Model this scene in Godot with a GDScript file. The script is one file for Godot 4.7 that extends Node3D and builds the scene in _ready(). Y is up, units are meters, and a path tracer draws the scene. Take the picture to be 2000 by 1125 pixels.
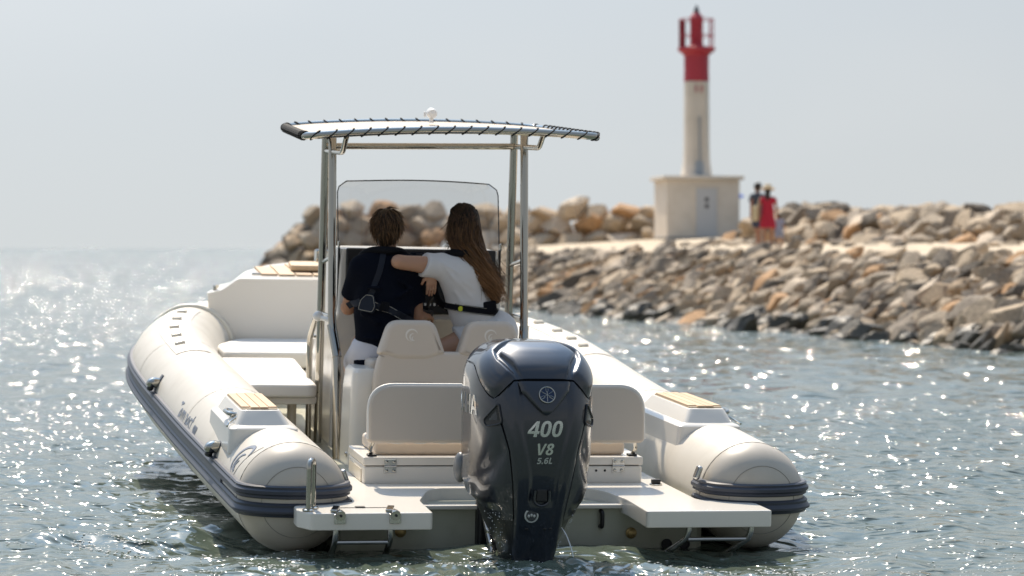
extends Node3D

var M := {}
var rng := RandomNumberGenerator.new()
var boat: Node3D
var taken := {}


# ---------------------------------------------------------------- a shape under construction
class Shape:
	var v := PackedVector3Array()
	var ix := PackedInt32Array()
	var co := PackedColorArray()
	var uv := PackedVector2Array()
	var tint := Color.WHITE
	var mark := 0

	func begin() -> void:
		mark = ix.size()

	# turn the triangles laid since begin() so that they face outwards
	func end() -> void:
		var vol := 0.0
		if ix.size() <= mark:
			return
		var c := v[ix[mark]]
		for t in range(mark, ix.size(), 3):
			vol += (v[ix[t]] - c).dot((v[ix[t + 1]] - c).cross(v[ix[t + 2]] - c))
		if vol > 0.0:
			flip()

	func flip() -> void:
		for t in range(mark, ix.size(), 3):
			var k := ix[t + 1]
			ix[t + 1] = ix[t + 2]
			ix[t + 2] = k

	# an open sheet: make it face away from that point
	func end_away(p: Vector3) -> void:
		var s := 0.0
		for t in range(mark, ix.size(), 3):
			var a := v[ix[t]]
			s += (v[ix[t + 1]] - a).cross(v[ix[t + 2]] - a).dot(a - p)
		if s > 0.0:
			flip()

	func point(p: Vector3, u := Vector2.ZERO) -> int:
		v.append(p)
		co.append(tint)
		uv.append(u)
		return v.size() - 1

	func tri(a: int, b: int, c: int) -> void:
		ix.append(a)
		ix.append(b)
		ix.append(c)

	func quad(a: int, b: int, c: int, d: int) -> void:
		tri(a, b, c)
		tri(a, c, d)

	# rows of equally many points; ring: the rows close on themselves
	func sheet(rows: Array, ring: bool) -> void:
		var n: int = rows[0].size()
		var first := v.size()
		for r in rows.size():
			for k in n:
				point(rows[r][k], Vector2(float(k) / maxf(1.0, n - 1.0), float(r) / maxf(1.0, rows.size() - 1.0)))
		for r in rows.size() - 1:
			for k in (n if ring else n - 1):
				var a := first + r * n + k
				var b := first + r * n + (k + 1) % n
				quad(a, b, b + n, a + n)

	func fan(row: PackedVector3Array, back: bool) -> void:
		var c := Vector3.ZERO
		for p in row:
			c += p
		var m := point(c / row.size())
		var f := v.size()
		for p in row:
			point(p)
		for k in row.size():
			var a := f + k
			var b := f + (k + 1) % row.size()
			if back:
				tri(m, b, a)
			else:
				tri(m, a, b)

	func loft(rows: Array, cap := true) -> Shape:
		begin()
		sheet(rows, true)
		if cap:
			fan(rows[0], true)
			fan(rows[rows.size() - 1], false)
		end()
		return self

	func tube(path: Array, r, sides := 12, cap := true, oval := 1.0) -> Shape:
		var rows := []
		var n := path.size()
		var up := Vector3.UP
		var t0: Vector3 = (path[1] - path[0]).normalized()
		if absf(t0.y) > 0.9:
			up = Vector3.RIGHT
		var side := t0.cross(up).normalized()
		for i in n:
			var t: Vector3 = (path[mini(i + 1, n - 1)] - path[maxi(i - 1, 0)]).normalized()
			side = (side - t * side.dot(t)).normalized()
			var w := side.cross(t).normalized()
			var rr: float = r[i] if r is Array else r
			var row := PackedVector3Array()
			for k in sides:
				var a := TAU * k / sides
				row.append(path[i] + side * cos(a) * rr + w * sin(a) * rr * oval)
			rows.append(row)
		return loft(rows, cap)

	func bar(a: Vector3, b: Vector3, r: float, sides := 12) -> Shape:
		return tube([a, b], r, sides)

	# profile of (radius, height) turned about an axis
	func lathe(profile: Array, sides := 24, at := Transform3D()) -> Shape:
		var rows := []
		for p in profile:
			var row := PackedVector3Array()
			for k in sides:
				var a := TAU * k / sides
				row.append(at * Vector3(cos(a) * p[0], p[1], sin(a) * p[0]))
			rows.append(row)
		return loft(rows)

	func ball(c: Vector3, r: Vector3, sides := 16, rings := 10) -> Shape:
		var rows := []
		for i in rings + 1:
			var e := PI * (i / float(rings) - 0.5)
			e = clampf(e, -1.55, 1.55)
			var row := PackedVector3Array()
			for k in sides:
				var a := TAU * k / sides
				row.append(c + Vector3(cos(a) * cos(e) * r.x, sin(e) * r.y, sin(a) * cos(e) * r.z))
			rows.append(row)
		return loft(rows)

	# a box with rounded edges
	func box(c: Vector3, s: Vector3, r := 0.008, seg := 1, turn := Basis()) -> Shape:
		begin()
		r = minf(r, minf(s.x, minf(s.y, s.z)) * 0.499)
		var core := s * 0.5 - Vector3(r, r, r)
		var st := []
		for k in seg + 1:
			st.append(Vector2(-1, -1.0 + k / float(seg)))
		for k in seg + 1:
			st.append(Vector2(1, k / float(seg)))
		var n := st.size()
		for f in 6:
			var ax := f / 2
			var sg := 1.0 if f % 2 == 0 else -1.0
			var first := v.size()
			for i in n:
				for j in n:
					var d := Vector3()
					var p := Vector3()
					d[ax] = sg
					p[ax] = sg * core[ax]
					d[(ax + 1) % 3] = tan(st[i].y * PI / 4)
					p[(ax + 1) % 3] = st[i].x * core[(ax + 1) % 3]
					d[(ax + 2) % 3] = tan(st[j].y * PI / 4)
					p[(ax + 2) % 3] = st[j].x * core[(ax + 2) % 3]
					point(c + turn * (p + d.normalized() * r), Vector2(st[i].x, st[j].x))
			for i in n - 1:
				for j in n - 1:
					var a := first + i * n + j
					if sg > 0:
						quad(a, a + 1, a + n + 1, a + n)
					else:
						quad(a, a + n, a + n + 1, a + 1)
		end()
		return self

	# a flat outline given in (x, y) of the frame, thick along its z from 0 to depth, with eased edges
	func prism(outline: PackedVector2Array, depth: float, at := Transform3D(), ease := 0.004, steps := 1, crown := 0.0) -> Shape:
		begin()
		var n := outline.size()
		var area := 0.0
		for k in n:
			area += outline[k].cross(outline[(k + 1) % n])
		var o := outline.duplicate()
		if area < 0:
			o.reverse()
		var inset := func(d: float) -> PackedVector2Array:
			var q := PackedVector2Array()
			for k in n:
				var e0 := (o[k] - o[(k + n - 1) % n]).normalized()
				var e1 := (o[(k + 1) % n] - o[k]).normalized()
				var n0 := Vector2(-e0.y, e0.x)
				var n1 := Vector2(-e1.y, e1.x)
				var m := (n0 + n1)
				m = m / maxf(0.35, m.length_squared()) * 2.0
				q.append(o[k] + m * d)
			return q
		var levels := []
		for k in steps + 1:
			var a := PI / 2 * k / steps
			levels.append([ease * (1 - sin(a)), ease * (1 - cos(a))])
		for k in range(steps, -1, -1):
			levels.append([levels[k][0], depth - levels[k][1]])
		var rows := []
		for l in levels:
			var row := PackedVector3Array()
			for q in inset.call(l[0]):
				row.append(at * Vector3(q.x, q.y, l[1]))
			rows.append(row)
		sheet(rows, true)
		var flat: PackedVector2Array = inset.call(ease)
		var tris := Geometry2D.triangulate_polygon(flat)
		if tris.is_empty():
			tris = Geometry2D.triangulate_polygon(o)
		for side in 2:
			var f := v.size()
			for q in flat:
				point(at * Vector3(q.x, q.y, depth * side), q)
			for t in range(0, tris.size(), 3):
				if side == 0:
					tri(f + tris[t], f + tris[t + 1], f + tris[t + 2])
				else:
					tri(f + tris[t], f + tris[t + 2], f + tris[t + 1])
		# make the two lids agree with the side walls
		var wall := v[ix[mark]]
		end_lids(mark, rows.size() - 1, n, tris.size())
		end()
		return self

	func end_lids(from: int, bands: int, n: int, lid: int) -> void:
		var walls := from + bands * n * 6
		if ix.size() < walls + 2 * lid or lid == 0:
			return
		# wall normal at its first quad and lid normal: compare by signed volume of the walls alone against the lids alone
		var c := Vector3.ZERO
		for k in range(from, walls):
			c += v[ix[k]]
		c /= float(walls - from)
		var a := 0.0
		for t in range(from, walls, 3):
			a += (v[ix[t]] - c).dot((v[ix[t + 1]] - c).cross(v[ix[t + 2]] - c))
		var b := 0.0
		for t in range(walls, ix.size(), 3):
			b += (v[ix[t]] - c).dot((v[ix[t + 1]] - c).cross(v[ix[t + 2]] - c))
		if a * b < 0.0:
			for t in range(walls, ix.size(), 3):
				var k := ix[t + 1]
				ix[t + 1] = ix[t + 2]
				ix[t + 2] = k

	func mesh(crease := 35.0) -> ArrayMesh:
		var weld := {}
		var id := PackedInt32Array()
		id.resize(v.size())
		for i in v.size():
			var key := Vector3i((v[i] * 5000.0).round())
			var w: int = weld.get(key, -1)
			if w < 0:
				w = weld.size()
				weld[key] = w
			id[i] = w
		var nt := ix.size() / 3
		var fn := PackedVector3Array()
		fn.resize(nt)
		for t in nt:
			var a := v[ix[t * 3]]
			fn[t] = -(v[ix[t * 3 + 1]] - a).cross(v[ix[t * 3 + 2]] - a)
		var arr := []
		arr.resize(Mesh.ARRAY_MAX)
		if crease >= 180.0:
			var acc := PackedVector3Array()
			acc.resize(weld.size())
			for t in nt:
				for k in 3:
					acc[id[ix[t * 3 + k]]] += fn[t]
			var nn := PackedVector3Array()
			nn.resize(v.size())
			for i in v.size():
				nn[i] = acc[id[i]].normalized()
			arr[Mesh.ARRAY_VERTEX] = v
			arr[Mesh.ARRAY_NORMAL] = nn
			arr[Mesh.ARRAY_COLOR] = co
			arr[Mesh.ARRAY_TEX_UV] = uv
			arr[Mesh.ARRAY_INDEX] = ix
		else:
			var around := []
			around.resize(weld.size())
			for t in nt:
				for k in 3:
					var w := id[ix[t * 3 + k]]
					if around[w] == null:
						around[w] = PackedInt32Array()
					around[w].append(t)
			var lim := cos(deg_to_rad(crease))
			var ov := PackedVector3Array()
			var on := PackedVector3Array()
			var oc := PackedColorArray()
			var ou := PackedVector2Array()
			ov.resize(nt * 3)
			on.resize(nt * 3)
			oc.resize(nt * 3)
			ou.resize(nt * 3)
			var fu := PackedVector3Array()
			fu.resize(nt)
			for t in nt:
				fu[t] = fn[t].normalized()
			for t in nt:
				for k in 3:
					var i := ix[t * 3 + k]
					var s := Vector3.ZERO
					for o in around[id[i]]:
						if fu[o].dot(fu[t]) > lim:
							s += fn[o]
					ov[t * 3 + k] = v[i]
					on[t * 3 + k] = s.normalized() if s.length_squared() > 0 else fu[t]
					oc[t * 3 + k] = co[i]
					ou[t * 3 + k] = uv[i]
			arr[Mesh.ARRAY_VERTEX] = ov
			arr[Mesh.ARRAY_NORMAL] = on
			arr[Mesh.ARRAY_COLOR] = oc
			arr[Mesh.ARRAY_TEX_UV] = ou
		var m := ArrayMesh.new()
		m.add_surface_from_arrays(Mesh.PRIMITIVE_TRIANGLES, arr)
		return m


# a body as a smooth union of tapered capsules, meshed as surface nets
class Body:
	var prims := []

	# from a (radius ra) to b (radius rb), blended over k; flat: the direction in which it is thinner by q; cuts: [point, outward normal, ...]
	func limb(a: Vector3, b: Vector3, ra: float, rb: float, k := 0.02, flat := Vector3.ZERO, q := 1.0, cuts := []) -> Body:
		prims.append([a, b, ra, rb, k, flat.normalized(), q, cuts])
		return self

	func at(w: Vector3) -> float:
		var g := 1.0
		for p in prims:
			var ab: Vector3 = p[1] - p[0]
			var d: Vector3 = w - p[0]
			var t := clampf(d.dot(ab) / maxf(ab.length_squared(), 1e-9), 0.0, 1.0)
			var o := d - ab * t
			if p[6] != 1.0:
				o += p[5] * (o.dot(p[5]) * (p[6] - 1.0))
			var s: float = o.length() - lerpf(p[2], p[3], t)
			if p[6] != 1.0 and s > 0.0:
				s /= p[6] * 0.5 + 0.5
			var k: float = maxf(p[4], 1e-5)
			var h := maxf(k - absf(g - s), 0.0) / k
			g = minf(g, s) - h * h * k * 0.25
		return g

	# where a ray first meets the body
	func hit(from: Vector3, dir: Vector3, far := 1.0) -> Vector3:
		var t := 0.0
		dir = dir.normalized()
		for k in 60:
			var d := at(from + dir * t)
			if d < 0.0008 or t > far:
				break
			t += maxf(d * 0.7, 0.0005)
		return from + dir * t

	func net(cell: float) -> Shape:
		var lo := Vector3(1e9, 1e9, 1e9)
		var hi := -lo
		for p in prims:
			for e in 2:
				var r: float = p[2 + e] + cell * 3
				lo = lo.min(p[e] - Vector3(r, r, r))
				hi = hi.max(p[e] + Vector3(r, r, r))
		var nx := int((hi.x - lo.x) / cell) + 2
		var ny := int((hi.y - lo.y) / cell) + 2
		var nz := int((hi.z - lo.z) / cell) + 2
		var f := PackedFloat32Array()
		f.resize(nx * ny * nz)
		f.fill(1.0)
		for p in prims:
			var a: Vector3 = p[0]
			var ab: Vector3 = p[1] - a
			var ra: float = p[2]
			var rb: float = p[3]
			var k: float = p[4]
			var fl: Vector3 = p[5]
			var q: float = p[6]
			var cuts: Array = p[7]
			var pad := maxf(ra, rb) + k + cell * 2.5
			var l0: Vector3 = (a.min(p[1]) - Vector3(pad, pad, pad) - lo) / cell
			var l1: Vector3 = (a.max(p[1]) + Vector3(pad, pad, pad) - lo) / cell
			var len2 := maxf(ab.length_squared(), 1e-9)
			for z in range(maxi(0, int(l0.z)), mini(nz, int(l1.z) + 1)):
				for y in range(maxi(0, int(l0.y)), mini(ny, int(l1.y) + 1)):
					var at := (z * ny + y) * nx
					for x in range(maxi(0, int(l0.x)), mini(nx, int(l1.x) + 1)):
						var d := lo + Vector3(x, y, z) * cell - a
						var t := clampf(d.dot(ab) / len2, 0.0, 1.0)
						var o := d - ab * t
						if q != 1.0:
							o += fl * (o.dot(fl) * (q - 1.0))
						var s := o.length() - lerpf(ra, rb, t)
						if q != 1.0 and s > 0.0:
							s /= q * 0.5 + 0.5
						for c in range(0, cuts.size(), 2):
							s = maxf(s, (d + a - cuts[c]).dot(cuts[c + 1]))
						var g := f[at + x]
						if k > 0.0:
							var h := maxf(k - absf(g - s), 0.0) / k
							f[at + x] = minf(g, s) - h * h * k * 0.25
						else:
							f[at + x] = minf(g, s)
		var out := Shape.new()
		var at_cell := PackedInt32Array()
		at_cell.resize(nx * ny * nz)
		at_cell.fill(-1)
		var off := [0, 1, nx, nx + 1, nx * ny, nx * ny + 1, nx * ny + nx, nx * ny + nx + 1]
		var corner := [Vector3(0, 0, 0), Vector3(1, 0, 0), Vector3(0, 1, 0), Vector3(1, 1, 0), Vector3(0, 0, 1), Vector3(1, 0, 1), Vector3(0, 1, 1), Vector3(1, 1, 1)]
		var edges := [0, 1, 2, 3, 4, 5, 6, 7, 0, 2, 1, 3, 4, 6, 5, 7, 0, 4, 1, 5, 2, 6, 3, 7]
		for z in nz - 1:
			for y in ny - 1:
				var at := (z * ny + y) * nx
				for x in nx - 1:
					var i := at + x
					var neg := 0
					for c in 8:
						if f[i + off[c]] < 0.0:
							neg += 1
					if neg == 0 or neg == 8:
						continue
					var s := Vector3.ZERO
					var m := 0
					for e in range(0, 24, 2):
						var fa := f[i + off[edges[e]]]
						var fb := f[i + off[edges[e + 1]]]
						if (fa < 0.0) != (fb < 0.0):
							s += corner[edges[e]].lerp(corner[edges[e + 1]], fa / (fa - fb))
							m += 1
					at_cell[i] = out.point(lo + (Vector3(x, y, z) + s / m) * cell)
		for z in range(1, nz - 1):
			for y in range(1, ny - 1):
				for x in range(1, nx - 1):
					var i := (z * ny + y) * nx + x
					var inside := f[i] < 0.0
					for ax in 3:
						var step: int = [1, nx, nx * ny][ax]
						if (f[i + step] < 0.0) == inside:
							continue
						var u: int = [nx, nx * ny, 1][ax]
						var w: int = [nx * ny, 1, nx][ax]
						var q := [at_cell[i], at_cell[i - u], at_cell[i - u - w], at_cell[i - w]]
						if q.min() < 0:
							continue
						if inside:
							out.quad(q[3], q[2], q[1], q[0])
						else:
							out.quad(q[0], q[1], q[2], q[3])
		out.mark = 0
		out.end()
		return out


# ---------------------------------------------------------------- naming and placing
func numbered(called: String) -> String:
	var n: int = taken.get(called, 0)
	taken[called] = n + 1
	return called if n == 0 else "%s_%03d" % [called, n]


func put(called: String, m, mat: Material, parent: Node3D, crease := 35.0) -> MeshInstance3D:
	var o := MeshInstance3D.new()
	o.mesh = m.mesh(crease) if m is Shape else m
	o.material_override = mat
	if parent == self:
		o.name = numbered(called)
	else:
		var kin := 0
		for c in parent.get_children():
			if c.get_meta("stem", "") == called:
				kin += 1
		o.name = called if kin == 0 else "%s_%03d" % [called, kin]
	o.set_meta("stem", called)
	parent.add_child(o, true)
	return o


func thing(called: String, label: String, category: String, at := Transform3D(), group := "") -> Node3D:
	var o := Node3D.new()
	o.name = numbered(called)
	add_child(o)
	o.transform = at
	tag(o, label, category, group)
	return o


func tag(o: Node3D, label: String, category: String, group := "") -> void:
	o.set_meta("label", label)
	o.set_meta("category", category)
	if group:
		o.set_meta("group", group)


func holder(called: String, parent: Node3D) -> Node3D:
	var o := Node3D.new()
	var kin := 0
	for c in parent.get_children():
		if c.get_meta("stem", "") == called:
			kin += 1
	o.name = called if kin == 0 else "%s_%03d" % [called, kin]
	o.set_meta("stem", called)
	parent.add_child(o, true)
	return o


func structure(called: String, m, mat: Material, crease := 35.0) -> MeshInstance3D:
	var o := put(called, m, mat, self, crease)
	o.set_meta("kind", "structure")
	return o


func smooth(pts: Array, n: int) -> Array:
	var out := []
	for i in pts.size() - 1:
		var a = pts[maxi(i - 1, 0)]
		var b = pts[i]
		var c = pts[i + 1]
		var d = pts[mini(i + 2, pts.size() - 1)]
		for k in n:
			var t := k / float(n)
			out.append(b.cubic_interpolate(c, a, d, t))
	out.append(pts[pts.size() - 1])
	return out


# a polyline whose corners are rounded off
func bend(pts: Array, r: float, n := 5) -> Array:
	var out := [pts[0]]
	for i in range(1, pts.size() - 1):
		var a: Vector3 = (pts[i - 1] - pts[i])
		var b: Vector3 = (pts[i + 1] - pts[i])
		var rr := minf(r, minf(a.length(), b.length()) * 0.49)
		a = pts[i] + a.normalized() * rr
		b = pts[i] + b.normalized() * rr
		for k in n + 1:
			var t := k / float(n)
			out.append(a.lerp(pts[i], t).lerp(Vector3(pts[i]).lerp(b, t), t))
	out.append(pts[pts.size() - 1])
	return out


# the same for a closed flat outline
func rounded(pts: Array, r, n := 5) -> PackedVector2Array:
	var out := PackedVector2Array()
	var m := pts.size()
	for i in m:
		var p: Vector2 = pts[i]
		var a: Vector2 = pts[(i + m - 1) % m] - p
		var b: Vector2 = pts[(i + 1) % m] - p
		var want: float = r[i] if r is Array else r
		var rr := minf(want, minf(a.length(), b.length()) * 0.49)
		if rr < 0.0005:
			out.append(p)
			continue
		a = p + a.normalized() * rr
		b = p + b.normalized() * rr
		for k in n + 1:
			var t := k / float(n)
			out.append(a.lerp(p, t).lerp(p.lerp(b, t), t))
	return out


func mat(c: Color, rough: float, metal := 0.0) -> StandardMaterial3D:
	var m := StandardMaterial3D.new()
	m.albedo_color = c.linear_to_srgb()
	m.roughness = rough
	m.metallic = metal
	return m


func noise(freq: float, oct := 4, kind := FastNoiseLite.TYPE_SIMPLEX_SMOOTH, sd := 1) -> FastNoiseLite:
	var n := FastNoiseLite.new()
	n.seed = sd
	n.noise_type = kind
	n.frequency = freq
	n.fractal_octaves = oct
	return n


func noise_tex(n: FastNoiseLite, size: int, ramp: Array = [], as_normal := false, strength := 4.0) -> NoiseTexture2D:
	var t := NoiseTexture2D.new()
	t.width = size
	t.height = size
	t.seamless = true
	t.noise = n
	t.as_normal_map = as_normal
	t.bump_strength = strength
	if ramp:
		var g := Gradient.new()
		g.offsets = PackedFloat32Array()
		var cols := PackedColorArray()
		var offs := PackedFloat32Array()
		for k in range(0, ramp.size(), 2):
			offs.append(ramp[k])
			cols.append((ramp[k + 1] as Color).linear_to_srgb())
		g.offsets = offs
		g.colors = cols
		t.color_ramp = g
	return t


func box_mapped(m: StandardMaterial3D, per_metre: float, world := true) -> StandardMaterial3D:
	m.uv1_triplanar = true
	m.uv1_world_triplanar = world
	m.uv1_scale = Vector3.ONE * per_metre
	return m


func _ready() -> void:
	rng.seed = 7
	# ---- camera, sky, sun, exposure
	var cam := Camera3D.new()
	cam.name = "camera"
	add_child(cam)
	cam.position = Vector3(0, 1.57, 0)
	cam.near = 0.1
	cam.far = 9000.0
	cam.projection = Camera3D.PROJECTION_FRUSTUM
	cam.size = 0.1 * 1125.0 / 4900.0
	cam.frustum_offset = Vector2(0, -0.1 * 77.5 / 4900.0)
	var lens := CameraAttributesPhysical.new()
	lens.frustum_focal_length = 88.0
	lens.frustum_focus_distance = 13.6
	lens.exposure_aperture = 2.5
	lens.frustum_near = 0.1
	lens.frustum_far = 9000.0
	cam.attributes = lens
	cam.current = true
	var env := Environment.new()
	var sky_mat := PanoramaSkyMaterial.new()
	sky_mat.panorama = hazy_sky(53.0, -15.0)
	var sky := Sky.new()
	sky.sky_material = sky_mat
	env.background_mode = Environment.BG_SKY
	env.sky = sky
	env.tonemap_mode = Environment.TONE_MAPPER_LINEAR
	env.tonemap_exposure = 1.18
	env.sdfgi_enabled = true
	env.ssao_enabled = true
	env.ssil_enabled = true
	var we := WorldEnvironment.new()
	we.name = "world"
	we.environment = env
	add_child(we)
	var sun := DirectionalLight3D.new()
	sun.name = "sun"
	sun.light_energy = 1.6
	sun.light_color = Color(1.0, 0.94, 0.85)
	sun.light_angular_distance = 0.53
	sun.shadow_enabled = true
	var el := deg_to_rad(53.0)
	var az := deg_to_rad(-15.0)
	sun.basis = Basis.looking_at(-Vector3(sin(az) * cos(el), sin(el), -cos(az) * cos(el)))
	add_child(sun)

	make_materials()
	build_water()
	build_breakwater()
	build_lighthouse()
	build_walkers()
	build_boat()
	build_motor()
	build_crew()


# summer haze: pale at the horizon, bluer above, brighter towards the sun, with thin veils of cloud
func hazy_sky(sun_el: float, sun_az: float) -> ImageTexture:
	var w := 768
	var h := 384
	var n := noise(1.3, 5, FastNoiseLite.TYPE_SIMPLEX_SMOOTH, 11)
	var el := deg_to_rad(sun_el)
	var az := deg_to_rad(sun_az)
	var sun := Vector3(sin(az) * cos(el), sin(el), -cos(az) * cos(el))
	var data := PackedFloat32Array()
	data.resize(w * h * 3)
	var low := Vector3(0.562, 0.592, 0.602)
	var high := Vector3(0.205, 0.335, 0.545)
	for y in h:
		var e := PI / 2 - PI * (y + 0.5) / h
		var up := maxf(sin(e), 0.0)
		var t := exp(-pow(up / 0.45, 1.3))
		for x in w:
			if y >= h / 2:
				var g0 := (y * w + x) * 3
				data[g0] = low.x
				data[g0 + 1] = low.y
				data[g0 + 2] = low.z
				continue
			var a := TAU * (x + 0.5) / w
			var d := Vector3(sin(a) * cos(e), sin(e), -cos(a) * cos(e))
			var c := clampf(d.dot(sun), -1.0, 1.0)
			var hg := 0.64 / pow(1.36 - 1.2 * c, 1.5) / 1.25
			var g := acos(c)
			var f := 0.55 + 0.45 * hg + 0.8 * exp(-g * g / 0.05)
			var cl := smoothstep(-0.2, 0.7, n.get_noise_3d(d.x, d.y * 3.4, d.z)) * 0.2
			var col := high.lerp(low, t) * f
			col = col.lerp(Vector3(0.70, 0.70, 0.69) * f, cl * 3.0)
			var q := (y * w + x) * 3
			data[q] = col.x
			data[q + 1] = col.y
			data[q + 2] = col.z
	return ImageTexture.create_from_image(Image.create_from_data(w, h, false, Image.FORMAT_RGBF, data.to_byte_array()))


func make_materials() -> void:
	M.gelcoat = mat(Color(0.75, 0.715, 0.655), 0.22)
	M.gelcoat_cream = mat(Color(0.68, 0.61, 0.49), 0.25)
	M.liner = mat(Color(0.66, 0.62, 0.53), 0.4)
	M.hull = mat(Color(0.47, 0.47, 0.385), 0.3)
	M.tube = mat(Color(0.68, 0.635, 0.56), 0.42)
	M.tube_patch = mat(Color(0.65, 0.605, 0.53), 0.5)
	M.seam = mat(Color(0.25, 0.23, 0.20), 0.7)
	M.strake = mat(Color(0.040, 0.046, 0.064), 0.45)
	M.strake_grey = mat(Color(0.12, 0.13, 0.155), 0.5)
	M.cone = mat(Color(0.52, 0.47, 0.40), 0.42)
	var wear := noise_tex(noise(0.006, 5, FastNoiseLite.TYPE_SIMPLEX, 61), 512, [0.0, Color(0.86, 0.85, 0.82), 0.42, Color(0.97, 0.968, 0.96), 0.7, Color(1, 1, 1)])
	for m in [M.tube, M.cone, M.hull]:
		m.albedo_texture = wear
		box_mapped(m, 0.9, false)
	M.print_grey = mat(Color(0.22, 0.25, 0.31), 0.5)
	M.vinyl = mat(Color(0.575, 0.50, 0.42), 0.55)
	var grain := noise(0.12, 3, FastNoiseLite.TYPE_CELLULAR, 5)
	var grain_n := noise_tex(grain, 256, [], true, 1.6)
	M.vinyl.normal_enabled = true
	M.vinyl.normal_texture = grain_n
	M.vinyl.normal_scale = 0.25
	box_mapped(M.vinyl, 9.0, false)
	M.sunpad = mat(Color(0.78, 0.75, 0.70), 0.6)
	M.sunpad.normal_enabled = true
	M.sunpad.normal_texture = grain_n
	M.sunpad.normal_scale = 0.2
	box_mapped(M.sunpad, 9.0, false)
	M.piping = mat(Color(0.78, 0.75, 0.69), 0.5)
	M.stitch = mat(Color(0.36, 0.32, 0.28), 0.7)
	M.emblem = mat(Color(0.74, 0.70, 0.64), 0.5)
	M.steel = mat(Color(0.45, 0.43, 0.385), 0.04, 1.0)
	M.steel_dull = mat(Color(0.55, 0.54, 0.52), 0.25, 1.0)
	M.black = mat(Color(0.012, 0.012, 0.014), 0.45)
	M.black_gloss = mat(Color(0.01, 0.011, 0.014), 0.08)
	M.cord = mat(Color(0.012, 0.012, 0.012), 0.8)
	M.canvas = mat(Color(0.68, 0.60, 0.51), 0.9)
	M.canvas.backlight_enabled = true
	M.canvas.backlight = Color(0.5, 0.46, 0.42)
	M.plastic_white = mat(Color(0.76, 0.76, 0.75), 0.35)
	M.glass = mat(Color(0.13, 0.135, 0.14), 0.02)
	M.glass.albedo_color.a = 0.25
	M.glass.transparency = BaseMaterial3D.TRANSPARENCY_ALPHA
	M.screen = mat(Color(0.008, 0.011, 0.02), 0.06)
	M.brass = mat(Color(0.42, 0.30, 0.13), 0.4, 0.6)
	M.teak = []
	for k in 3:
		var t := mat([Color(0.58, 0.42, 0.27), Color(0.61, 0.45, 0.29), Color(0.55, 0.39, 0.25)][k], 0.65)
		M.teak.append(t)
	M.caulk = mat(Color(0.62, 0.50, 0.36), 0.6)
	# outboard
	M.cowl = mat(Color(0.013, 0.017, 0.028), 0.34, 0.25)
	M.cowl.clearcoat_enabled = true
	M.cowl.clearcoat = 1.0
	M.cowl.clearcoat_roughness = 0.03
	M.cowl_top = M.cowl
	M.cowl_dark = mat(Color(0.012, 0.014, 0.018), 0.3)
	M.chrome_print = mat(Color(0.62, 0.64, 0.64), 0.12, 1.0)
	M.print_silver = mat(Color(0.50, 0.52, 0.52), 0.3, 0.6)
	M.plastic_grey = mat(Color(0.16, 0.165, 0.17), 0.35)
	M.jet = mat(Color(0.8, 0.83, 0.85), 0.1)
	M.badge_blue = mat(Color(0.02, 0.035, 0.08), 0.15, 0.4)
	# people
	M.skin = mat(Color(0.42, 0.235, 0.15), 0.5)
	M.skin.subsurf_scatter_enabled = true
	M.skin.subsurf_scatter_strength = 0.12
	M.skin_tan = mat(Color(0.36, 0.185, 0.11), 0.5)
	M.skin_tan.subsurf_scatter_enabled = true
	M.skin_tan.subsurf_scatter_strength = 0.12
	M.navy = mat(Color(0.004, 0.0055, 0.011), 0.9)
	M.navy.metallic_specular = 0.2
	M.harness = mat(Color(0.006, 0.0065, 0.009), 0.8)
	M.harness.metallic_specular = 0.25
	M.harness_grey = mat(Color(0.014, 0.017, 0.026), 0.7)
	M.harness_grey.metallic_specular = 0.3
	M.thread = mat(Color(0.42, 0.40, 0.34), 0.7)
	M.white_cloth = mat(Color(0.64, 0.63, 0.63), 0.85)
	M.white_cloth.backlight_enabled = true
	M.white_cloth.backlight = Color(0.35, 0.33, 0.32)
	M.shorts_cloth = mat(Color(0.56, 0.56, 0.61), 0.85)
	M.hair = mat(Color.WHITE, 0.42)
	M.hair.vertex_color_use_as_albedo = true
	M.hair.metallic_specular = 0.3
	M.lime = mat(Color(0.60, 0.62, 0.03), 0.5)


# ---------------------------------------------------------------- water
const RIPPLE := 0.015
const WAVELETS := 3000


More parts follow.
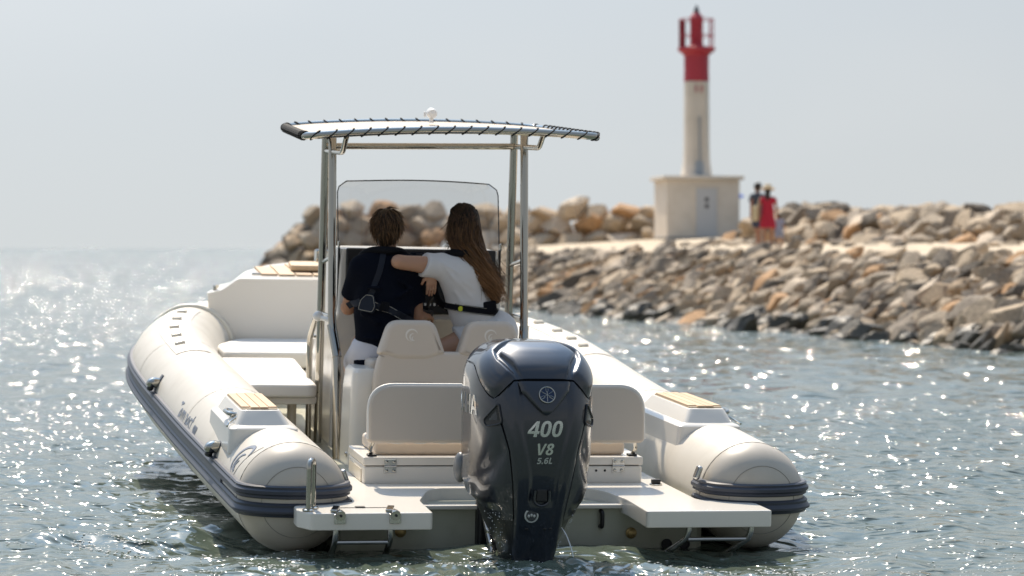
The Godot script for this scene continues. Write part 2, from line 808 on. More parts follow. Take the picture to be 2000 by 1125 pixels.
func build_water() -> void:
	var xs := PackedFloat32Array()
	var zs := PackedFloat32Array()
	var side := PackedFloat32Array()
	var p := 0.0
	var st := 0.036
	while p < 5000.0:
		side.append(p)
		if p > 3.4:
			st *= 1.045
		p += st
	side.append(6000.0)
	for k in range(side.size() - 1, 0, -1):
		xs.append(-side[k])
	xs.append_array(side)
	p = 300.0
	st = 40.0
	while p > -8.0:
		zs.append(p)
		st = maxf(1.0, (p + 10.0) * 0.2)
		p -= st
	p = -9.0
	st = 0.034
	while p > -8500.0:
		zs.append(p)
		if p < -16.0:
			st *= 1.013
		p -= st
	var low := noise(0.16, 1, FastNoiseLite.TYPE_SIMPLEX_SMOOTH, 3)
	var chop := noise(0.75, 1, FastNoiseLite.TYPE_SIMPLEX_SMOOTH, 4)
	var small := noise(2.1, 1, FastNoiseLite.TYPE_SIMPLEX_SMOOTH, 5)
	var rip := noise(5.6, 2, FastNoiseLite.TYPE_SIMPLEX_SMOOTH, 6)
	var cuts := []
	var nx := xs.size()
	var nz := zs.size()
	var v := PackedVector3Array()
	var uv := PackedVector2Array()
	v.resize(nx * nz)
	uv.resize(nx * nz)
	for j in nz:
		var z := zs[j]
		var dz := absf(z - zs[mini(j + 1, nz - 1)])
		for i in nx:
			var x := xs[i]
			var dx := absf(xs[mini(i + 1, nx - 1)] - x) if i < nx - 1 else 1000.0
			var cell := maxf(dx, dz)
			var y := 0.0
			if cell < 3.0:
				y += low.get_noise_2d(x, z) * 0.03
			if cell < 0.6:
				var c := chop.get_noise_2d(x * 0.8 + z * 0.2, z * 1.15)
				y += (1.0 - absf(c) * 1.8) * 0.030 * (1.0 - smoothstep(0.3, 0.6, cell))
			if cell < 0.22:
				y += small.get_noise_2d(x * 0.85, z * 1.1) * 0.014 * (1.0 - smoothstep(0.1, 0.22, cell))
			if cell < 0.09:
				y += rip.get_noise_2d(x, z) * 0.0075 * (1.0 - smoothstep(0.045, 0.09, cell))
			if absf(x) < 6.0 and z > -19.0 and z < -8.0:
				y += wake(x, z, small)
			v[j * nx + i] = Vector3(x, y, z)
			uv[j * nx + i] = Vector2(x, z)
		if z < [-26.0, -70.0, -190.0, -1e9][cuts.size()]:
			cuts.append(j)
	var ix := PackedInt32Array()
	ix.resize((nx - 1) * (nz - 1) * 6)
	var q := 0
	for j in nz - 1:
		for i in nx - 1:
			var a := j * nx + i
			ix[q] = a
			ix[q + 1] = a + nx
			ix[q + 2] = a + 1
			ix[q + 3] = a + 1
			ix[q + 4] = a + nx
			ix[q + 5] = a + nx + 1
			q += 6
	var nn := PackedVector3Array()
	nn.resize(nx * nz)
	for j in nz:
		for i in nx:
			var l := v[j * nx + maxi(i - 1, 0)]
			var r := v[j * nx + mini(i + 1, nx - 1)]
			var f := v[maxi(j - 1, 0) * nx + i]
			var b := v[mini(j + 1, nz - 1) * nx + i]
			nn[j * nx + i] = (b - f).cross(l - r).normalized()
			if nn[j * nx + i].y < 0.0:
				nn[j * nx + i] = -nn[j * nx + i]
	var arr := []
	arr.resize(Mesh.ARRAY_MAX)
	arr[Mesh.ARRAY_VERTEX] = v
	arr[Mesh.ARRAY_NORMAL] = nn
	arr[Mesh.ARRAY_TEX_UV] = uv
	arr[Mesh.ARRAY_INDEX] = ix
	var m := ArrayMesh.new()
	cuts.push_front(0)
	cuts.append(nz - 1)
	for k in 4:
		arr[Mesh.ARRAY_INDEX] = ix.slice(cuts[k] * (nx - 1) * 6, cuts[k + 1] * (nx - 1) * 6)
		m.add_surface_from_arrays(Mesh.PRIMITIVE_TRIANGLES, arr)
	var wm := mat(Color(0.092, 0.118, 0.092), 0.075)
	wm.metallic_specular = 0.92
	wm.normal_enabled = true
	wm.normal_texture = ripple_map()
	wm.normal_scale = 1.0
	wm.uv1_scale = Vector3(1.0 / 5.6, 1.0 / 5.6, 1)
	for k in 4:
		var wk: StandardMaterial3D = wm.duplicate()
		wk.uv1_scale = Vector3.ONE / [5.6, 15.0, 40.0, 110.0][k]
		wk.normal_scale = [1.0, 1.0, 0.92, 0.80][k]
		m.surface_set_material(k, wk)
	structure("water", m, null)
	# flecks of foam where the hull and the motor stir the water
	var fleck := Shape.new().ball(Vector3.ZERO, Vector3(1.0, 0.22, 0.7), 7, 4).mesh(180.0)
	var fm := MultiMesh.new()
	fm.transform_format = MultiMesh.TRANSFORM_3D
	fm.mesh = fleck
	var spots := []
	for k in 5200:
		var p2 := Vector2(rng.randf_range(-1.7, 1.9), -12.25 + rng.randfn() * 0.22)
		if k % 3 == 0:
			var t := rng.randf()
			p2 = Vector2(-1.25 - t * 1.4 + rng.randfn() * 0.10, -12.95 - t * 0.5 + rng.randfn() * 0.14)
		elif k % 7 == 0:
			p2 = Vector2(rng.randf_range(1.6, 3.0), rng.randf_range(-13.3, -11.9))
		var patch := low.get_noise_2d(p2.x * 9.0, p2.y * 14.0)
		if patch < 0.02:
			continue
		var i2 := nearest(xs, p2.x, true)
		var j2 := nearest(zs, p2.y, false)
		var y2 := v[j2 * nx + i2].y
		var r2 := rng.randf_range(0.0025, 0.010)
		spots.append(Transform3D(Basis(Vector3.UP, rng.randf() * TAU) * Basis.from_scale(Vector3.ONE * r2), Vector3(p2.x, y2 + 0.001, p2.y)))
	fm.instance_count = spots.size()
	for k in spots.size():
		fm.set_instance_transform(k, spots[k])
	var fo := MultiMeshInstance3D.new()
	fo.multimesh = fm
	fo.material_override = mat(Color(0.72, 0.74, 0.73), 0.5)
	fo.name = "foam"
	add_child(fo)
	tag(fo, "flecks of white foam on the stirred water behind the boat", "foam")
	fo.set_meta("kind", "stuff")


func nearest(a: PackedFloat32Array, x: float, rising: bool) -> int:
	var lo := 0
	var hi := a.size() - 1
	while hi - lo > 1:
		var m := (lo + hi) / 2
		if (a[m] < x) == rising:
			lo = m
		else:
			hi = m
	return lo


# wind ripples over 5.6 metres of water, with a few steep wavelets that catch the sun
func ripple_map() -> ImageTexture:
	var n := 1024
	var px := 5.6 / n
	var f := noise(1.9, 4, FastNoiseLite.TYPE_SIMPLEX_SMOOTH, 21)
	f.fractal_gain = 0.5
	var h := PackedFloat32Array()
	h.resize(n * n)
	var edge := int(n * 0.82)
	for y in n:
		var wy := clampf((y - edge) / float(n - edge), 0.0, 1.0)
		for x in n:
			var a := f.get_noise_2d(x * px * 0.8, y * px * 1.2)
			var wx := clampf((x - edge) / float(n - edge), 0.0, 1.0)
			if wx > 0.0 or wy > 0.0:
				var b := f.get_noise_2d((x - n) * px * 0.8, y * px * 1.2)
				var c := f.get_noise_2d(x * px * 0.8, (y - n) * px * 1.2)
				var d := f.get_noise_2d((x - n) * px * 0.8, (y - n) * px * 1.2)
				a = lerpf(lerpf(a, b, wx), lerpf(c, d, wx), wy)
			h[y * n + x] = a * RIPPLE / px
	var r := RandomNumberGenerator.new()
	r.seed = 5
	for k in WAVELETS:
		var cx := r.randi() % n
		var cy := r.randi() % n
		var sa := r.randf_range(5.0, 15.0)
		var sb := r.randf_range(2.8, 6.0)
		var amp := sb * r.randf_range(0.48, 0.72)
		var turn := r.randf_range(-0.45, 0.95)
		var m := int(sa * 2.4)
		for y in range(-m, m + 1):
			for x in range(-m, m + 1):
				var u := (x * cos(turn) + y * sin(turn)) / sa
				var v := (y * cos(turn) - x * sin(turn)) / sb
				var g := exp(-u * u - v * v)
				if g > 0.004:
					h[posmod(cy + y, n) * n + posmod(cx + x, n)] += amp * g
	var im := Image.create_from_data(n, n, false, Image.FORMAT_RF, h.to_byte_array())
	im.bump_map_to_normal_map(1.0)
	return ImageTexture.create_from_image(im)


# the swell that the hull and the motor raise round the stern
func wake(x: float, z: float, n: FastNoiseLite) -> float:
	var y := 0.0
	# ridge off the quarter, running out to the side
	var dx := x + 1.75
	var dz := z + 13.6
	var along := dx * -0.94 + dz * 0.34
	var across := dx * 0.34 + dz * 0.94
	if along > -0.6:
		var fade := exp(-maxf(along, 0.0) * 0.75)
		y += 0.05 * fade * exp(-across * across / 0.09) * (0.6 + 0.9 * n.get_noise_2d(x * 1.6, z * 1.6) + 0.2 * n.get_noise_2d(x * 4.5, z * 4.5))
		y -= 0.05 * fade * exp(-(across - 0.5) * (across - 0.5) / 0.12)
	# hollow under the starboard quarter
	y -= 0.055 * exp(-((x - 1.35) * (x - 1.35) + (z + 13.2) * (z + 13.2)) / 0.55)
	# boil behind the transom
	var bx := x - 0.1
	var bz := z + 12.15
	var b := exp(-bx * bx / 2.2 - bz * bz / 0.30)
	y += b * (0.02 + 0.024 * n.get_noise_2d(x * 3.1 + 7.0, z * 3.1) + 0.010 * n.get_noise_2d(x * 7.0, z * 9.0))
	return y


# ---------------------------------------------------------------- breakwater
const SHORE := Vector3(7.6, 0, -37.2)


# a point of the breakwater: s metres along its waterline, t metres inland
func shore(s: float, t: float, y: float) -> Vector3:
	return SHORE + Vector3(-0.249, 0, -0.9685) * s + Vector3(0.9685, 0, -0.249) * t + Vector3(0, y, 0)


func rock_mesh(sd: int) -> ArrayMesh:
	var r := RandomNumberGenerator.new()
	r.seed = sd
	var n := noise(0.9, 3, FastNoiseLite.TYPE_SIMPLEX_SMOOTH, sd)
	var cuts := []
	for k in 14:
		var d := Vector3(r.randfn(), r.randfn(), r.randfn()).normalized()
		cuts.append([d, r.randf_range(0.48, 0.80)])
	var s := Shape.new()
	s.begin()
	var g := 7
	for f in 6:
		var ax := f / 2
		var sg := 1.0 if f % 2 == 0 else -1.0
		var first := s.v.size()
		for i in g:
			for j in g:
				var d := Vector3()
				d[ax] = sg
				d[(ax + 1) % 3] = tan((i / (g - 1.0) * 2.0 - 1.0) * PI / 4)
				d[(ax + 2) % 3] = tan((j / (g - 1.0) * 2.0 - 1.0) * PI / 4)
				d = d.normalized()
				var p := d * (1.0 + 0.22 * n.get_noise_3dv(d * 1.2))
				for c in cuts:
					var o: float = p.dot(c[0]) - c[1]
					if o > 0.0:
						p -= c[0] * o * 0.985
				p *= 1.0 + 0.07 * n.get_noise_3dv(d * 4.0)
				s.point(p)
		for i in g - 1:
			for j in g - 1:
				var a := first + i * g + j
				if sg > 0:
					s.quad(a, a + 1, a + g + 1, a + g)
				else:
					s.quad(a, a + g, a + g + 1, a + 1)
	s.end()
	return s.mesh(24.0)


func rock_materials() -> Array:
	var out := []
	var tex := noise_tex(noise(0.012, 5, FastNoiseLite.TYPE_SIMPLEX, 31), 512, [0.0, Color(0.42, 0.42, 0.43), 0.4, Color(0.75, 0.74, 0.72), 0.62, Color(0.95, 0.95, 0.95), 1.0, Color(1.0, 1.0, 1.0)])
	var bump := noise_tex(noise(0.02, 5, FastNoiseLite.TYPE_SIMPLEX, 32), 512, [], true, 10.0)
	for c in [Color(0.55, 0.43, 0.30), Color(0.44, 0.355, 0.26), Color(0.32, 0.265, 0.205), Color(0.54, 0.32, 0.16), Color(0.66, 0.54, 0.41), Color(0.14, 0.115, 0.088), Color(0.49, 0.36, 0.235)]:
		var m := mat(c, 0.85)
		m.albedo_texture = tex
		m.normal_enabled = true
		m.normal_texture = bump
		m.normal_scale = 0.8
		box_mapped(m, 0.75, false)
		out.append(m)
	var wet: StandardMaterial3D = out[5].duplicate()
	wet.albedo_color = Color(0.085, 0.075, 0.055).linear_to_srgb()
	wet.roughness = 0.5
	out.append(wet)
	return out


# the first three hundred of a heap are boulders of their own, the others one mass
func heap(root: Node3D, spots: Array, meshes: Array, mats: Array) -> void:
	spots.sort_custom(func(a, b): return a.size / a.at.origin.length() > b.size / b.at.origin.length())
	var rest := {}
	for i in spots.size():
		var sp: Dictionary = spots[i]
		if i < 300:
			var o := MeshInstance3D.new()
			o.mesh = meshes[sp.mesh]
			o.material_override = mats[sp.mat]
			o.name = "boulder" if i == 0 else "boulder_%03d" % i
			root.add_child(o)
			o.transform = sp.at
		else:
			var key := Vector2i(sp.mesh % 3, sp.mat)
			if not rest.has(key):
				rest[key] = []
			rest[key].append(sp.at)
	var k := 0
	for key in rest:
		var mm := MultiMesh.new()
		mm.transform_format = MultiMesh.TRANSFORM_3D
		mm.mesh = meshes[key.x]
		mm.instance_count = rest[key].size()
		for i in rest[key].size():
			mm.set_instance_transform(i, rest[key][i])
		var o := MultiMeshInstance3D.new()
		o.multimesh = mm
		o.material_override = mats[key.y]
		o.name = "rubble" if k == 0 else "rubble_%03d" % k
		o.set_meta("kind", "stuff")
		root.add_child(o)
		k += 1


func stone(at: Vector3, size: Vector3, turn: Basis, bias := -1) -> Dictionary:
	var m: int = [0, 0, 1, 1, 2, 4, 6, 2, 3, 5, 0, 1, 4, 1, 2, 0, 5][rng.randi() % 17]
	if bias >= 0:
		m = bias
	var wobble := Basis(Vector3(rng.randfn(), rng.randfn(), rng.randfn()).normalized(), rng.randf_range(0.0, 0.5))
	return {"at": Transform3D(turn * wobble * Basis.from_scale(size), at), "size": size.length(), "mesh": rng.randi() % 9, "mat": m}


func build_breakwater() -> void:
	var meshes := []
	for k in 9:
		meshes.append(rock_mesh(100 + k))
	var mats := rock_materials()
	# the core of the mole and the sandy path on it
	var core := Shape.new()
	core.begin()
	var rows := []
	for i in 47:
		var s := -20.0 + i * 2.0
		var end := smoothstep(60.0, 70.0, s)
		var row := PackedVector3Array()
		for t in [-2.0, -0.6, 0.6, 1.6, 2.6, 3.3, 5.0, 8.0, 11.0, 14.0, 17.0, 20.0, 26.0]:
			var y := lerpf(-0.75, 1.12, clampf((t + 0.4) / 3.3, 0.0, 1.0))
			if t > 3.0:
				y = 1.24 + (t - 3.3) * 0.06
			if t > 18.0:
				y = -1.0
			row.append(shore(s, t, lerpf(y, -1.2, end)))
		rows.append(row)
	core.sheet(rows, false)
	core.end_away(Vector3(0, -100, -60))
	structure("ground", core, mats[5], 60.0)
	var sand := mat(Color(0.60, 0.50, 0.375), 0.95)
	sand.albedo_texture = noise_tex(noise(0.01, 5, FastNoiseLite.TYPE_SIMPLEX, 41), 512, [0.0, Color(0.72, 0.70, 0.68), 0.5, Color(0.92, 0.92, 0.9), 1.0, Color(1, 1, 1)])
	box_mapped(sand, 0.3)
	var path := Shape.new()
	path.begin()
	rows = []
	var pn := noise(0.35, 3, FastNoiseLite.TYPE_SIMPLEX_SMOOTH, 9)
	for i in 90:
		var s := -20.0 + i * 0.93
		var row := PackedVector3Array()
		for k in 16:
			var t := 2.75 + k * 0.75
			row.append(shore(s, t, 1.31 + (t - 2.75) * 0.062 + 0.03 * pn.get_noise_2d(s * 2.0, t * 2.0)))
		rows.append(row)
	path.sheet(rows, false)
	path.end_away(Vector3(0, -100, -60))
	structure("path", path, sand, 60.0)

	# the slope of rubble down to the water
	var root := thing("rock_revetment", "sloping revetment of tan and grey rubble rising from the water to the sandy path", "rock slope")
	var spots := []
	var dip := Basis(Vector3(0.9685, 0, -0.249), Vector3(0, 1, 0), Vector3(0.249, 0, 0.9685))
	var s := -9.0
	while s < 68.0:
		var t := -0.35
		while t < 3.3:
			var size := rng.randf_range(0.15, 0.31)
			if rng.randf() < 0.12:
				size *= 1.5
			var y := lerpf(-0.22, 1.31, clampf((t + 0.35) / 3.4, 0.0, 1.0)) + rng.randf_range(-0.06, 0.1)
			var long := Basis(Vector3.UP, rng.randf_range(-0.6, 0.6)) * Basis(Vector3.BACK, rng.randf_range(0.25, 0.75))
			var at := shore(s + rng.randf_range(-0.2, 0.2), t + rng.randf_range(-0.15, 0.15), y)
			var wet := 7 if t < -0.05 or (t < 0.35 and rng.randf() < 0.6) else -1
			spots.append(stone(at, Vector3(size * rng.randf_range(1.15, 1.75), size * rng.randf_range(0.6, 0.95), size * rng.randf_range(0.7, 1.0)), dip * long, wet))
			t += rng.randf_range(0.30, 0.42)
		s += 0.37
	heap(root, spots, meshes, mats)

	# stacked squared blocks closing off the end of the path
	root = thing("boulder_wall", "wall of large squared tan boulders stacked two high behind the sandy path left of the lighthouse base", "boulder wall")
	spots = []
	var x := 5.2
	while x > -8.6:
		var w := rng.randf_range(0.95, 1.55)
		for row in 4:
			var dx := (w * 0.5 if row % 2 else 0.0) + rng.randf_range(-0.1, 0.1)
			var zz := -97.0 - (5.0 - x) * 0.30 - row * 0.35
			var m: int = [0, 6, 4, 0, 6, 3, 1, 4][rng.randi() % 8]
			var h := rng.randf_range(0.48, 0.56) if row != 3 else 0.62
			var at := Vector3(x + dx, 1.88 + row * 0.60 + rng.randf_range(-0.06, 0.06), zz)
			if row == 3:
				at = Vector3(x + dx, 2.25, zz - 0.3)
			if row == 2:
				at.y -= rng.randf_range(0.0, 0.3)
			spots.append(stone(at, Vector3(w * 0.66, h, 0.7), Basis(Vector3.UP, rng.randf_range(-0.3, 0.3)), m))
		x -= w * 0.8
	heap(root, spots, meshes, mats)

	# the head of the mole
	root = thing("boulder_heap", "steep heap of dark and tan boulders at the seaward end of the breakwater", "boulders")
	spots = []
	for k in 260:
		var a := rng.randf()
		var b := rng.randf()
		var px := lerpf(-10.6, -5.5, a)
		var top := clampf((px + 10.7) * 1.15, 0.1, 2.75)
		var at := Vector3(px, top * sqrt(b) - 0.1, -103.5 + (1.0 - sqrt(b)) * 3.0 + rng.randf_range(-0.3, 0.3))
		var size := rng.randf_range(0.42, 0.75)
		spots.append(stone(at, Vector3(size * 1.2, size * 0.8, size), Basis(Vector3.UP, rng.randf() * TAU), [0, 1, 2, 5, 3, 2, 6][rng.randi() % 7]))
	heap(root, spots, meshes, mats)

	# the long mound inland of the path
	root = thing("boulder_mound", "long mound of rounded boulders beyond the path behind the two walkers", "boulders")
	spots = []
	s = 8.0
	while s < 42.0:
		var height := (0.0173 * (39.4 + 0.9685 * s) - 0.30) * smoothstep(42.5, 38.5, s) * (0.88 + 0.25 * pn.get_noise_1d(s * 3.0)) + 0.05
		var t := 0.0
		while t < 3.4:
			var size := rng.randf_range(0.30, 0.62)
			var y := 1.66 + height * sin(clampf(t / 1.9, 0.0, 1.0) * PI / 2) - 0.12 + rng.randf_range(-0.08, 0.08)
			spots.append(stone(shore(s + rng.randf_range(-0.3, 0.3), 9.2 + t * 0.9, y), Vector3(size * 1.15, size * 0.78, size * 0.95), Basis(Vector3.UP, rng.randf() * TAU)))
			t += rng.randf_range(0.45, 0.7)
		s += 0.62
	heap(root, spots, meshes, mats)
	# scattered stones along the far edge of the path
	root = thing("loose_rocks", "scatter of small tan rocks along the path below the boulder mound", "rocks")
	spots = []
	for k in 60:
		var size := rng.randf_range(0.12, 0.26)
		spots.append(stone(shore(rng.randf_range(2.0, 42.0), rng.randf_range(7.6, 9.2), 1.62), Vector3(size * 1.2, size * 0.7, size), Basis(Vector3.UP, rng.randf() * TAU)))
	heap(root, spots, meshes, mats)


# ---------------------------------------------------------------- lighthouse
func build_lighthouse() -> void:
	var white := mat(Color(0.74, 0.665, 0.575), 0.8)
	white.albedo_texture = noise_tex(noise(0.006, 5, FastNoiseLite.TYPE_SIMPLEX, 51), 512, [0.0, Color(0.90, 0.89, 0.87), 0.45, Color(0.97, 0.97, 0.96), 1.0, Color(1, 1, 1)])
	box_mapped(white, 0.4, false)
	var red := mat(Color(0.44, 0.035, 0.055), 0.5)
	var dark_red := mat(Color(0.20, 0.02, 0.03), 0.5)
	var grey := mat(Color(0.55, 0.55, 0.55), 0.5)
	var dark := mat(Color(0.06, 0.06, 0.07), 0.5)
	var root := thing("lighthouse", "slim white harbour lighthouse with red top on a square cream base building", "lighthouse", Transform3D(Basis(Vector3.UP, 0.12), Vector3(6.86, 1.86, -93.3)))
	var base := holder("base_building", root)
	put("wall", Shape.new().box(Vector3(0, 1.1, 0), Vector3(2.72, 2.24, 2.62), 0.03), white, base)
	put("cornice", Shape.new().box(Vector3(0, 2.3, 0), Vector3(3.0, 0.15, 2.9), 0.02), white, base)
	put("plinth", Shape.new().box(Vector3(0, 0.06, 0), Vector3(2.82, 0.16, 2.72), 0.02), mat(Color(0.35, 0.33, 0.30), 0.8), base)
	var door := Shape.new()
	door.box(Vector3(0.12, 1.0, 1.31), Vector3(0.78, 1.84, 0.06), 0.01)
	put("door", door, grey, base)
	var fr := Shape.new()
	for sx in [-1, 1]:
		fr.box(Vector3(0.12 + sx * 0.43, 1.02, 1.305), Vector3(0.07, 1.96, 0.08), 0.01)
	fr.box(Vector3(0.12, 1.965, 1.307), Vector3(0.92, 0.07, 0.08), 0.01)
	put("door_frame", fr, white, base)
	for y in [1.26, 1.5]:
		put("notice", Shape.new().box(Vector3(0.12, y, 1.345), Vector3(0.14, 0.14, 0.012), 0.002), dark, base)
	var tower := Shape.new()
	var rows := []
	for p in [[0.56, 2.36], [0.53, 2.55], [0.475, 2.95], [0.455, 3.5], [0.445, 5.2], [0.44, 5.9]]:
		var row := PackedVector3Array()
		for k in 32:
			var a := TAU * (k + 0.5) / 32
			var c := Vector2(cos(a), sin(a))
			var f := 1.0 / pow(pow(absf(c.x), 5.0) + pow(absf(c.y), 5.0), 0.2)
			row.append(Vector3(c.x * f * p[0] * 0.98, p[1], c.y * f * p[0] * 0.98))
		rows.append(row)
	tower.loft(rows)
	put("tower", tower, white, root)
	for sx in [-1, 1]:
		put("pilaster", Shape.new().box(Vector3(sx * 0.2, 4.2, 0.445), Vector3(0.09, 3.3, 0.06), 0.01), white, root)
	put("drain_pipe", Shape.new().bar(Vector3(0.02, 2.4, 0.53), Vector3(0.02, 4.6, 0.47), 0.035, 8), mat(Color(0.30, 0.33, 0.36), 0.5), root)
	put("door_hatch", Shape.new().box(Vector3(0.0, 2.68, 0.53), Vector3(0.3, 0.5, 0.03), 0.01), mat(Color(0.36, 0.39, 0.42), 0.5), root)
	for sx in [-0.14, 0.14]:
		put("plate", Shape.new().box(Vector3(sx, 5.62, 0.45), Vector3(0.17, 0.26, 0.02), 0.003), mat(Color(0.48, 0.2, 0.19), 0.6), root)
	put("red_band", Shape.new().lathe([[0.45, 5.9], [0.47, 5.91], [0.46, 6.3], [0.46, 6.86], [0.52, 6.92], [0.5, 6.95]], 28), red, root)
	put("gallery", Shape.new().lathe([[0.5, 6.93], [0.62, 7.0], [0.70, 7.08], [0.70, 7.16], [0.64, 7.19]], 28), red, root)
	for k in 10:
		var a := TAU * (k + 0.25) / 10
		put("railing_post", Shape.new().bar(Vector3(cos(a) * 0.63, 7.17, sin(a) * 0.63), Vector3(cos(a) * 0.63, 8.22, sin(a) * 0.63), 0.024, 6), red, root)
	for y in [7.62, 8.22]:
		var ring := []
		for k in 33:
			ring.append(Vector3(cos(TAU * k / 32) * 0.63, y, sin(TAU * k / 32) * 0.63))
		put("railing", Shape.new().tube(ring, 0.02, 6, false), red, root)
	put("daymark_panel", Shape.new().box(Vector3(-0.56, 7.66, 0.2), Vector3(0.22, 1.02, 0.05), 0.01, 1, Basis(Vector3.UP, -0.4)), dark_red, root)
	put("lantern", Shape.new().lathe([[0.26, 7.17], [0.26, 7.3], [0.2, 7.34], [0.2, 7.9], [0.24, 8.0], [0.25, 8.3], [0.16, 8.42], [0.11, 8.48]], 20), red, root)
	put("lamp", Shape.new().lathe([[0.1, 8.47], [0.1, 8.58], [0.06, 8.66], [0.02, 8.76]], 14), dark, root)


# ---------------------------------------------------------------- the inflatable boat
const XZ := Transform3D(Vector3(1, 0, 0), Vector3(0, 0, 1), Vector3(0, 1, 0), Vector3.ZERO)
var line := []


func boat_frame() -> Transform3D:
	var b := Basis(Vector3.UP, deg_to_rad(13.0)) * Basis(Vector3.RIGHT, deg_to_rad(3.0)) * Basis(Vector3.BACK, deg_to_rad(-1.0))
	return Transform3D(b, Vector3(0.05, 0, -13.3))


func level(y: float) -> Transform3D:
	return Transform3D(XZ.basis, Vector3(0, y, 0))


# centre and radius of the buoyancy tube at a distance before the transom
func tube_line() -> void:
	var pts := [Vector4(1.232, 0.26, 0.0, 0.287), Vector4(1.245, 0.265, -0.5, 0.292), Vector4(1.26, 0.275, -1.0, 0.297), Vector4(1.29, 0.295, -2.0, 0.306), Vector4(1.325, 0.328, -3.0, 0.312), Vector4(1.365, 0.372, -4.0, 0.316), Vector4(1.375, 0.412, -4.8, 0.316), Vector4(1.325, 0.445, -5.4, 0.315), Vector4(1.195, 0.475, -5.95, 0.312), Vector4(1.0, 0.50, -6.4, 0.306), Vector4(0.70, 0.53, -6.85, 0.30), Vector4(0.35, 0.555, -7.2, 0.295), Vector4(0.0, 0.565, -7.32, 0.295)]
	for i in pts.size() - 1:
		var a: Vector4 = pts[maxi(i - 1, 0)]
		var b: Vector4 = pts[i]
		var c: Vector4 = pts[i + 1]
		var d: Vector4 = pts[mini(i + 2, pts.size() - 1)]
		for k in 6:
			var t := k / 6.0
			line.append(0.5 * (2.0 * b + (c - a) * t + (2.0 * a - 5.0 * b + 4.0 * c - d) * t * t + (3.0 * b - a - 3.0 * c + d) * t * t * t))
	line.append(pts[pts.size() - 1])


# point of the line (float index), as [centre, radius, outward, along]
func on_line(f: float, sg: float) -> Array:
	var i := clampi(int(f), 0, line.size() - 2)
	var p: Vector4 = line[i].lerp(line[i + 1], clampf(f - i, 0.0, 1.0))
	var q: Vector4 = line[mini(i + 1, line.size() - 1)] - line[maxi(i - 1, 0)]
	var along := Vector3(q.x * sg, q.y, q.z).normalized()
	var out := along.cross(Vector3.UP).normalized() * sg
	return [Vector3(p.x * sg + (0.03 if sg > 0.0 else 0.0), p.y, p.z), p.w, out, along]


func index_at(z: float) -> float:
	for i in line.size() - 1:
		if line[i + 1].z <= z:
			return i + clampf((line[i].z - z) / maxf(line[i].z - line[i + 1].z, 1e-5), 0.0, 1.0)
	return line.size() - 1.0


# a point on the skin of the tube: angle from straight outwards towards the top, height off the skin
func on_tube(sg: float, z: float, angle: float, lift := 0.0) -> Vector3:
	var l := on_line(index_at(z), sg)
	var up: Vector3 = (l[3] as Vector3).cross(l[2]).normalized()
	if up.y < 0:
		up = -up
	return l[0] + (l[2] * cos(angle) + up * sin(angle)) * (l[1] + lift)


# contour of the tube at a height above its centre line, from the bow round the end cap to the inner side
func contour(sg: float, dy: float, start: float) -> Array:
	var out := []
	var f := start
	while f > 0.0:
		var l := on_line(f, sg)
		var h := clampf(dy, -l[1] * 0.95, l[1] * 0.95)
		out.append([l[0] + l[2] * sqrt(l[1] * l[1] - h * h) + Vector3(0, h, 0), l[2]])
		f -= 1.0
	var e := on_line(0.0, sg)
	var w := sqrt(e[1] * e[1] - dy * dy)
	for k in 25:
		var a := PI * k / 24.0
		var o := Vector3(sg * cos(a), 0, 0)
		var p := Vector3(sg * cos(a) * w, dy, pow(sin(a), 0.75) * 0.235 * w / e[1])
		out.append([e[0] + p, Vector3(sg * cos(a) * 0.235, 0, sin(a) * 0.285).normalized()])
	for k in 2:
		out.append([e[0] + Vector3(-sg * w, dy, -0.04 * (k + 1)), Vector3(-sg, 0, 0)])
	return out


func strip(path: Array, profile: Array) -> Shape:
	var rows := []
	for p in path:
		var row := PackedVector3Array()
		for q in profile:
			row.append(p[0] + p[1] * q[0] + Vector3(0, q[1], 0))
		rows.append(row)
	return Shape.new().loft(rows)


func text_shape(words: String, size: float, depth: float, bold := true, face := "Droid Sans") -> Array:
	var f := SystemFont.new()
	f.font_names = PackedStringArray([face])
	f.font_weight = 700 if bold else 400
	var t := TextMesh.new()
	t.font = f
	t.text = words
	t.font_size = 64
	t.pixel_size = size / 64.0
	t.depth = depth
	t.curve_step = 1.5
	return t.get_mesh_arrays()


# lettering carried onto a surface by a function from (x, y, z) of the text to a point
func lettering(called: String, words: String, size: float, depth: float, to: Callable, m: Material, parent: Node3D, bold := true) -> MeshInstance3D:
	var a := text_shape(words, size, depth, bold)
	var s := Shape.new()
	for p in a[Mesh.ARRAY_VERTEX]:
		s.point(to.call(p))
	if a[Mesh.ARRAY_INDEX] != null and a[Mesh.ARRAY_INDEX].size():
		s.ix = a[Mesh.ARRAY_INDEX]
	else:
		for i in s.v.size():
			s.ix.append(i)
	s.mark = 0
	s.end()
	return put(called, s, m, parent, 30.0)


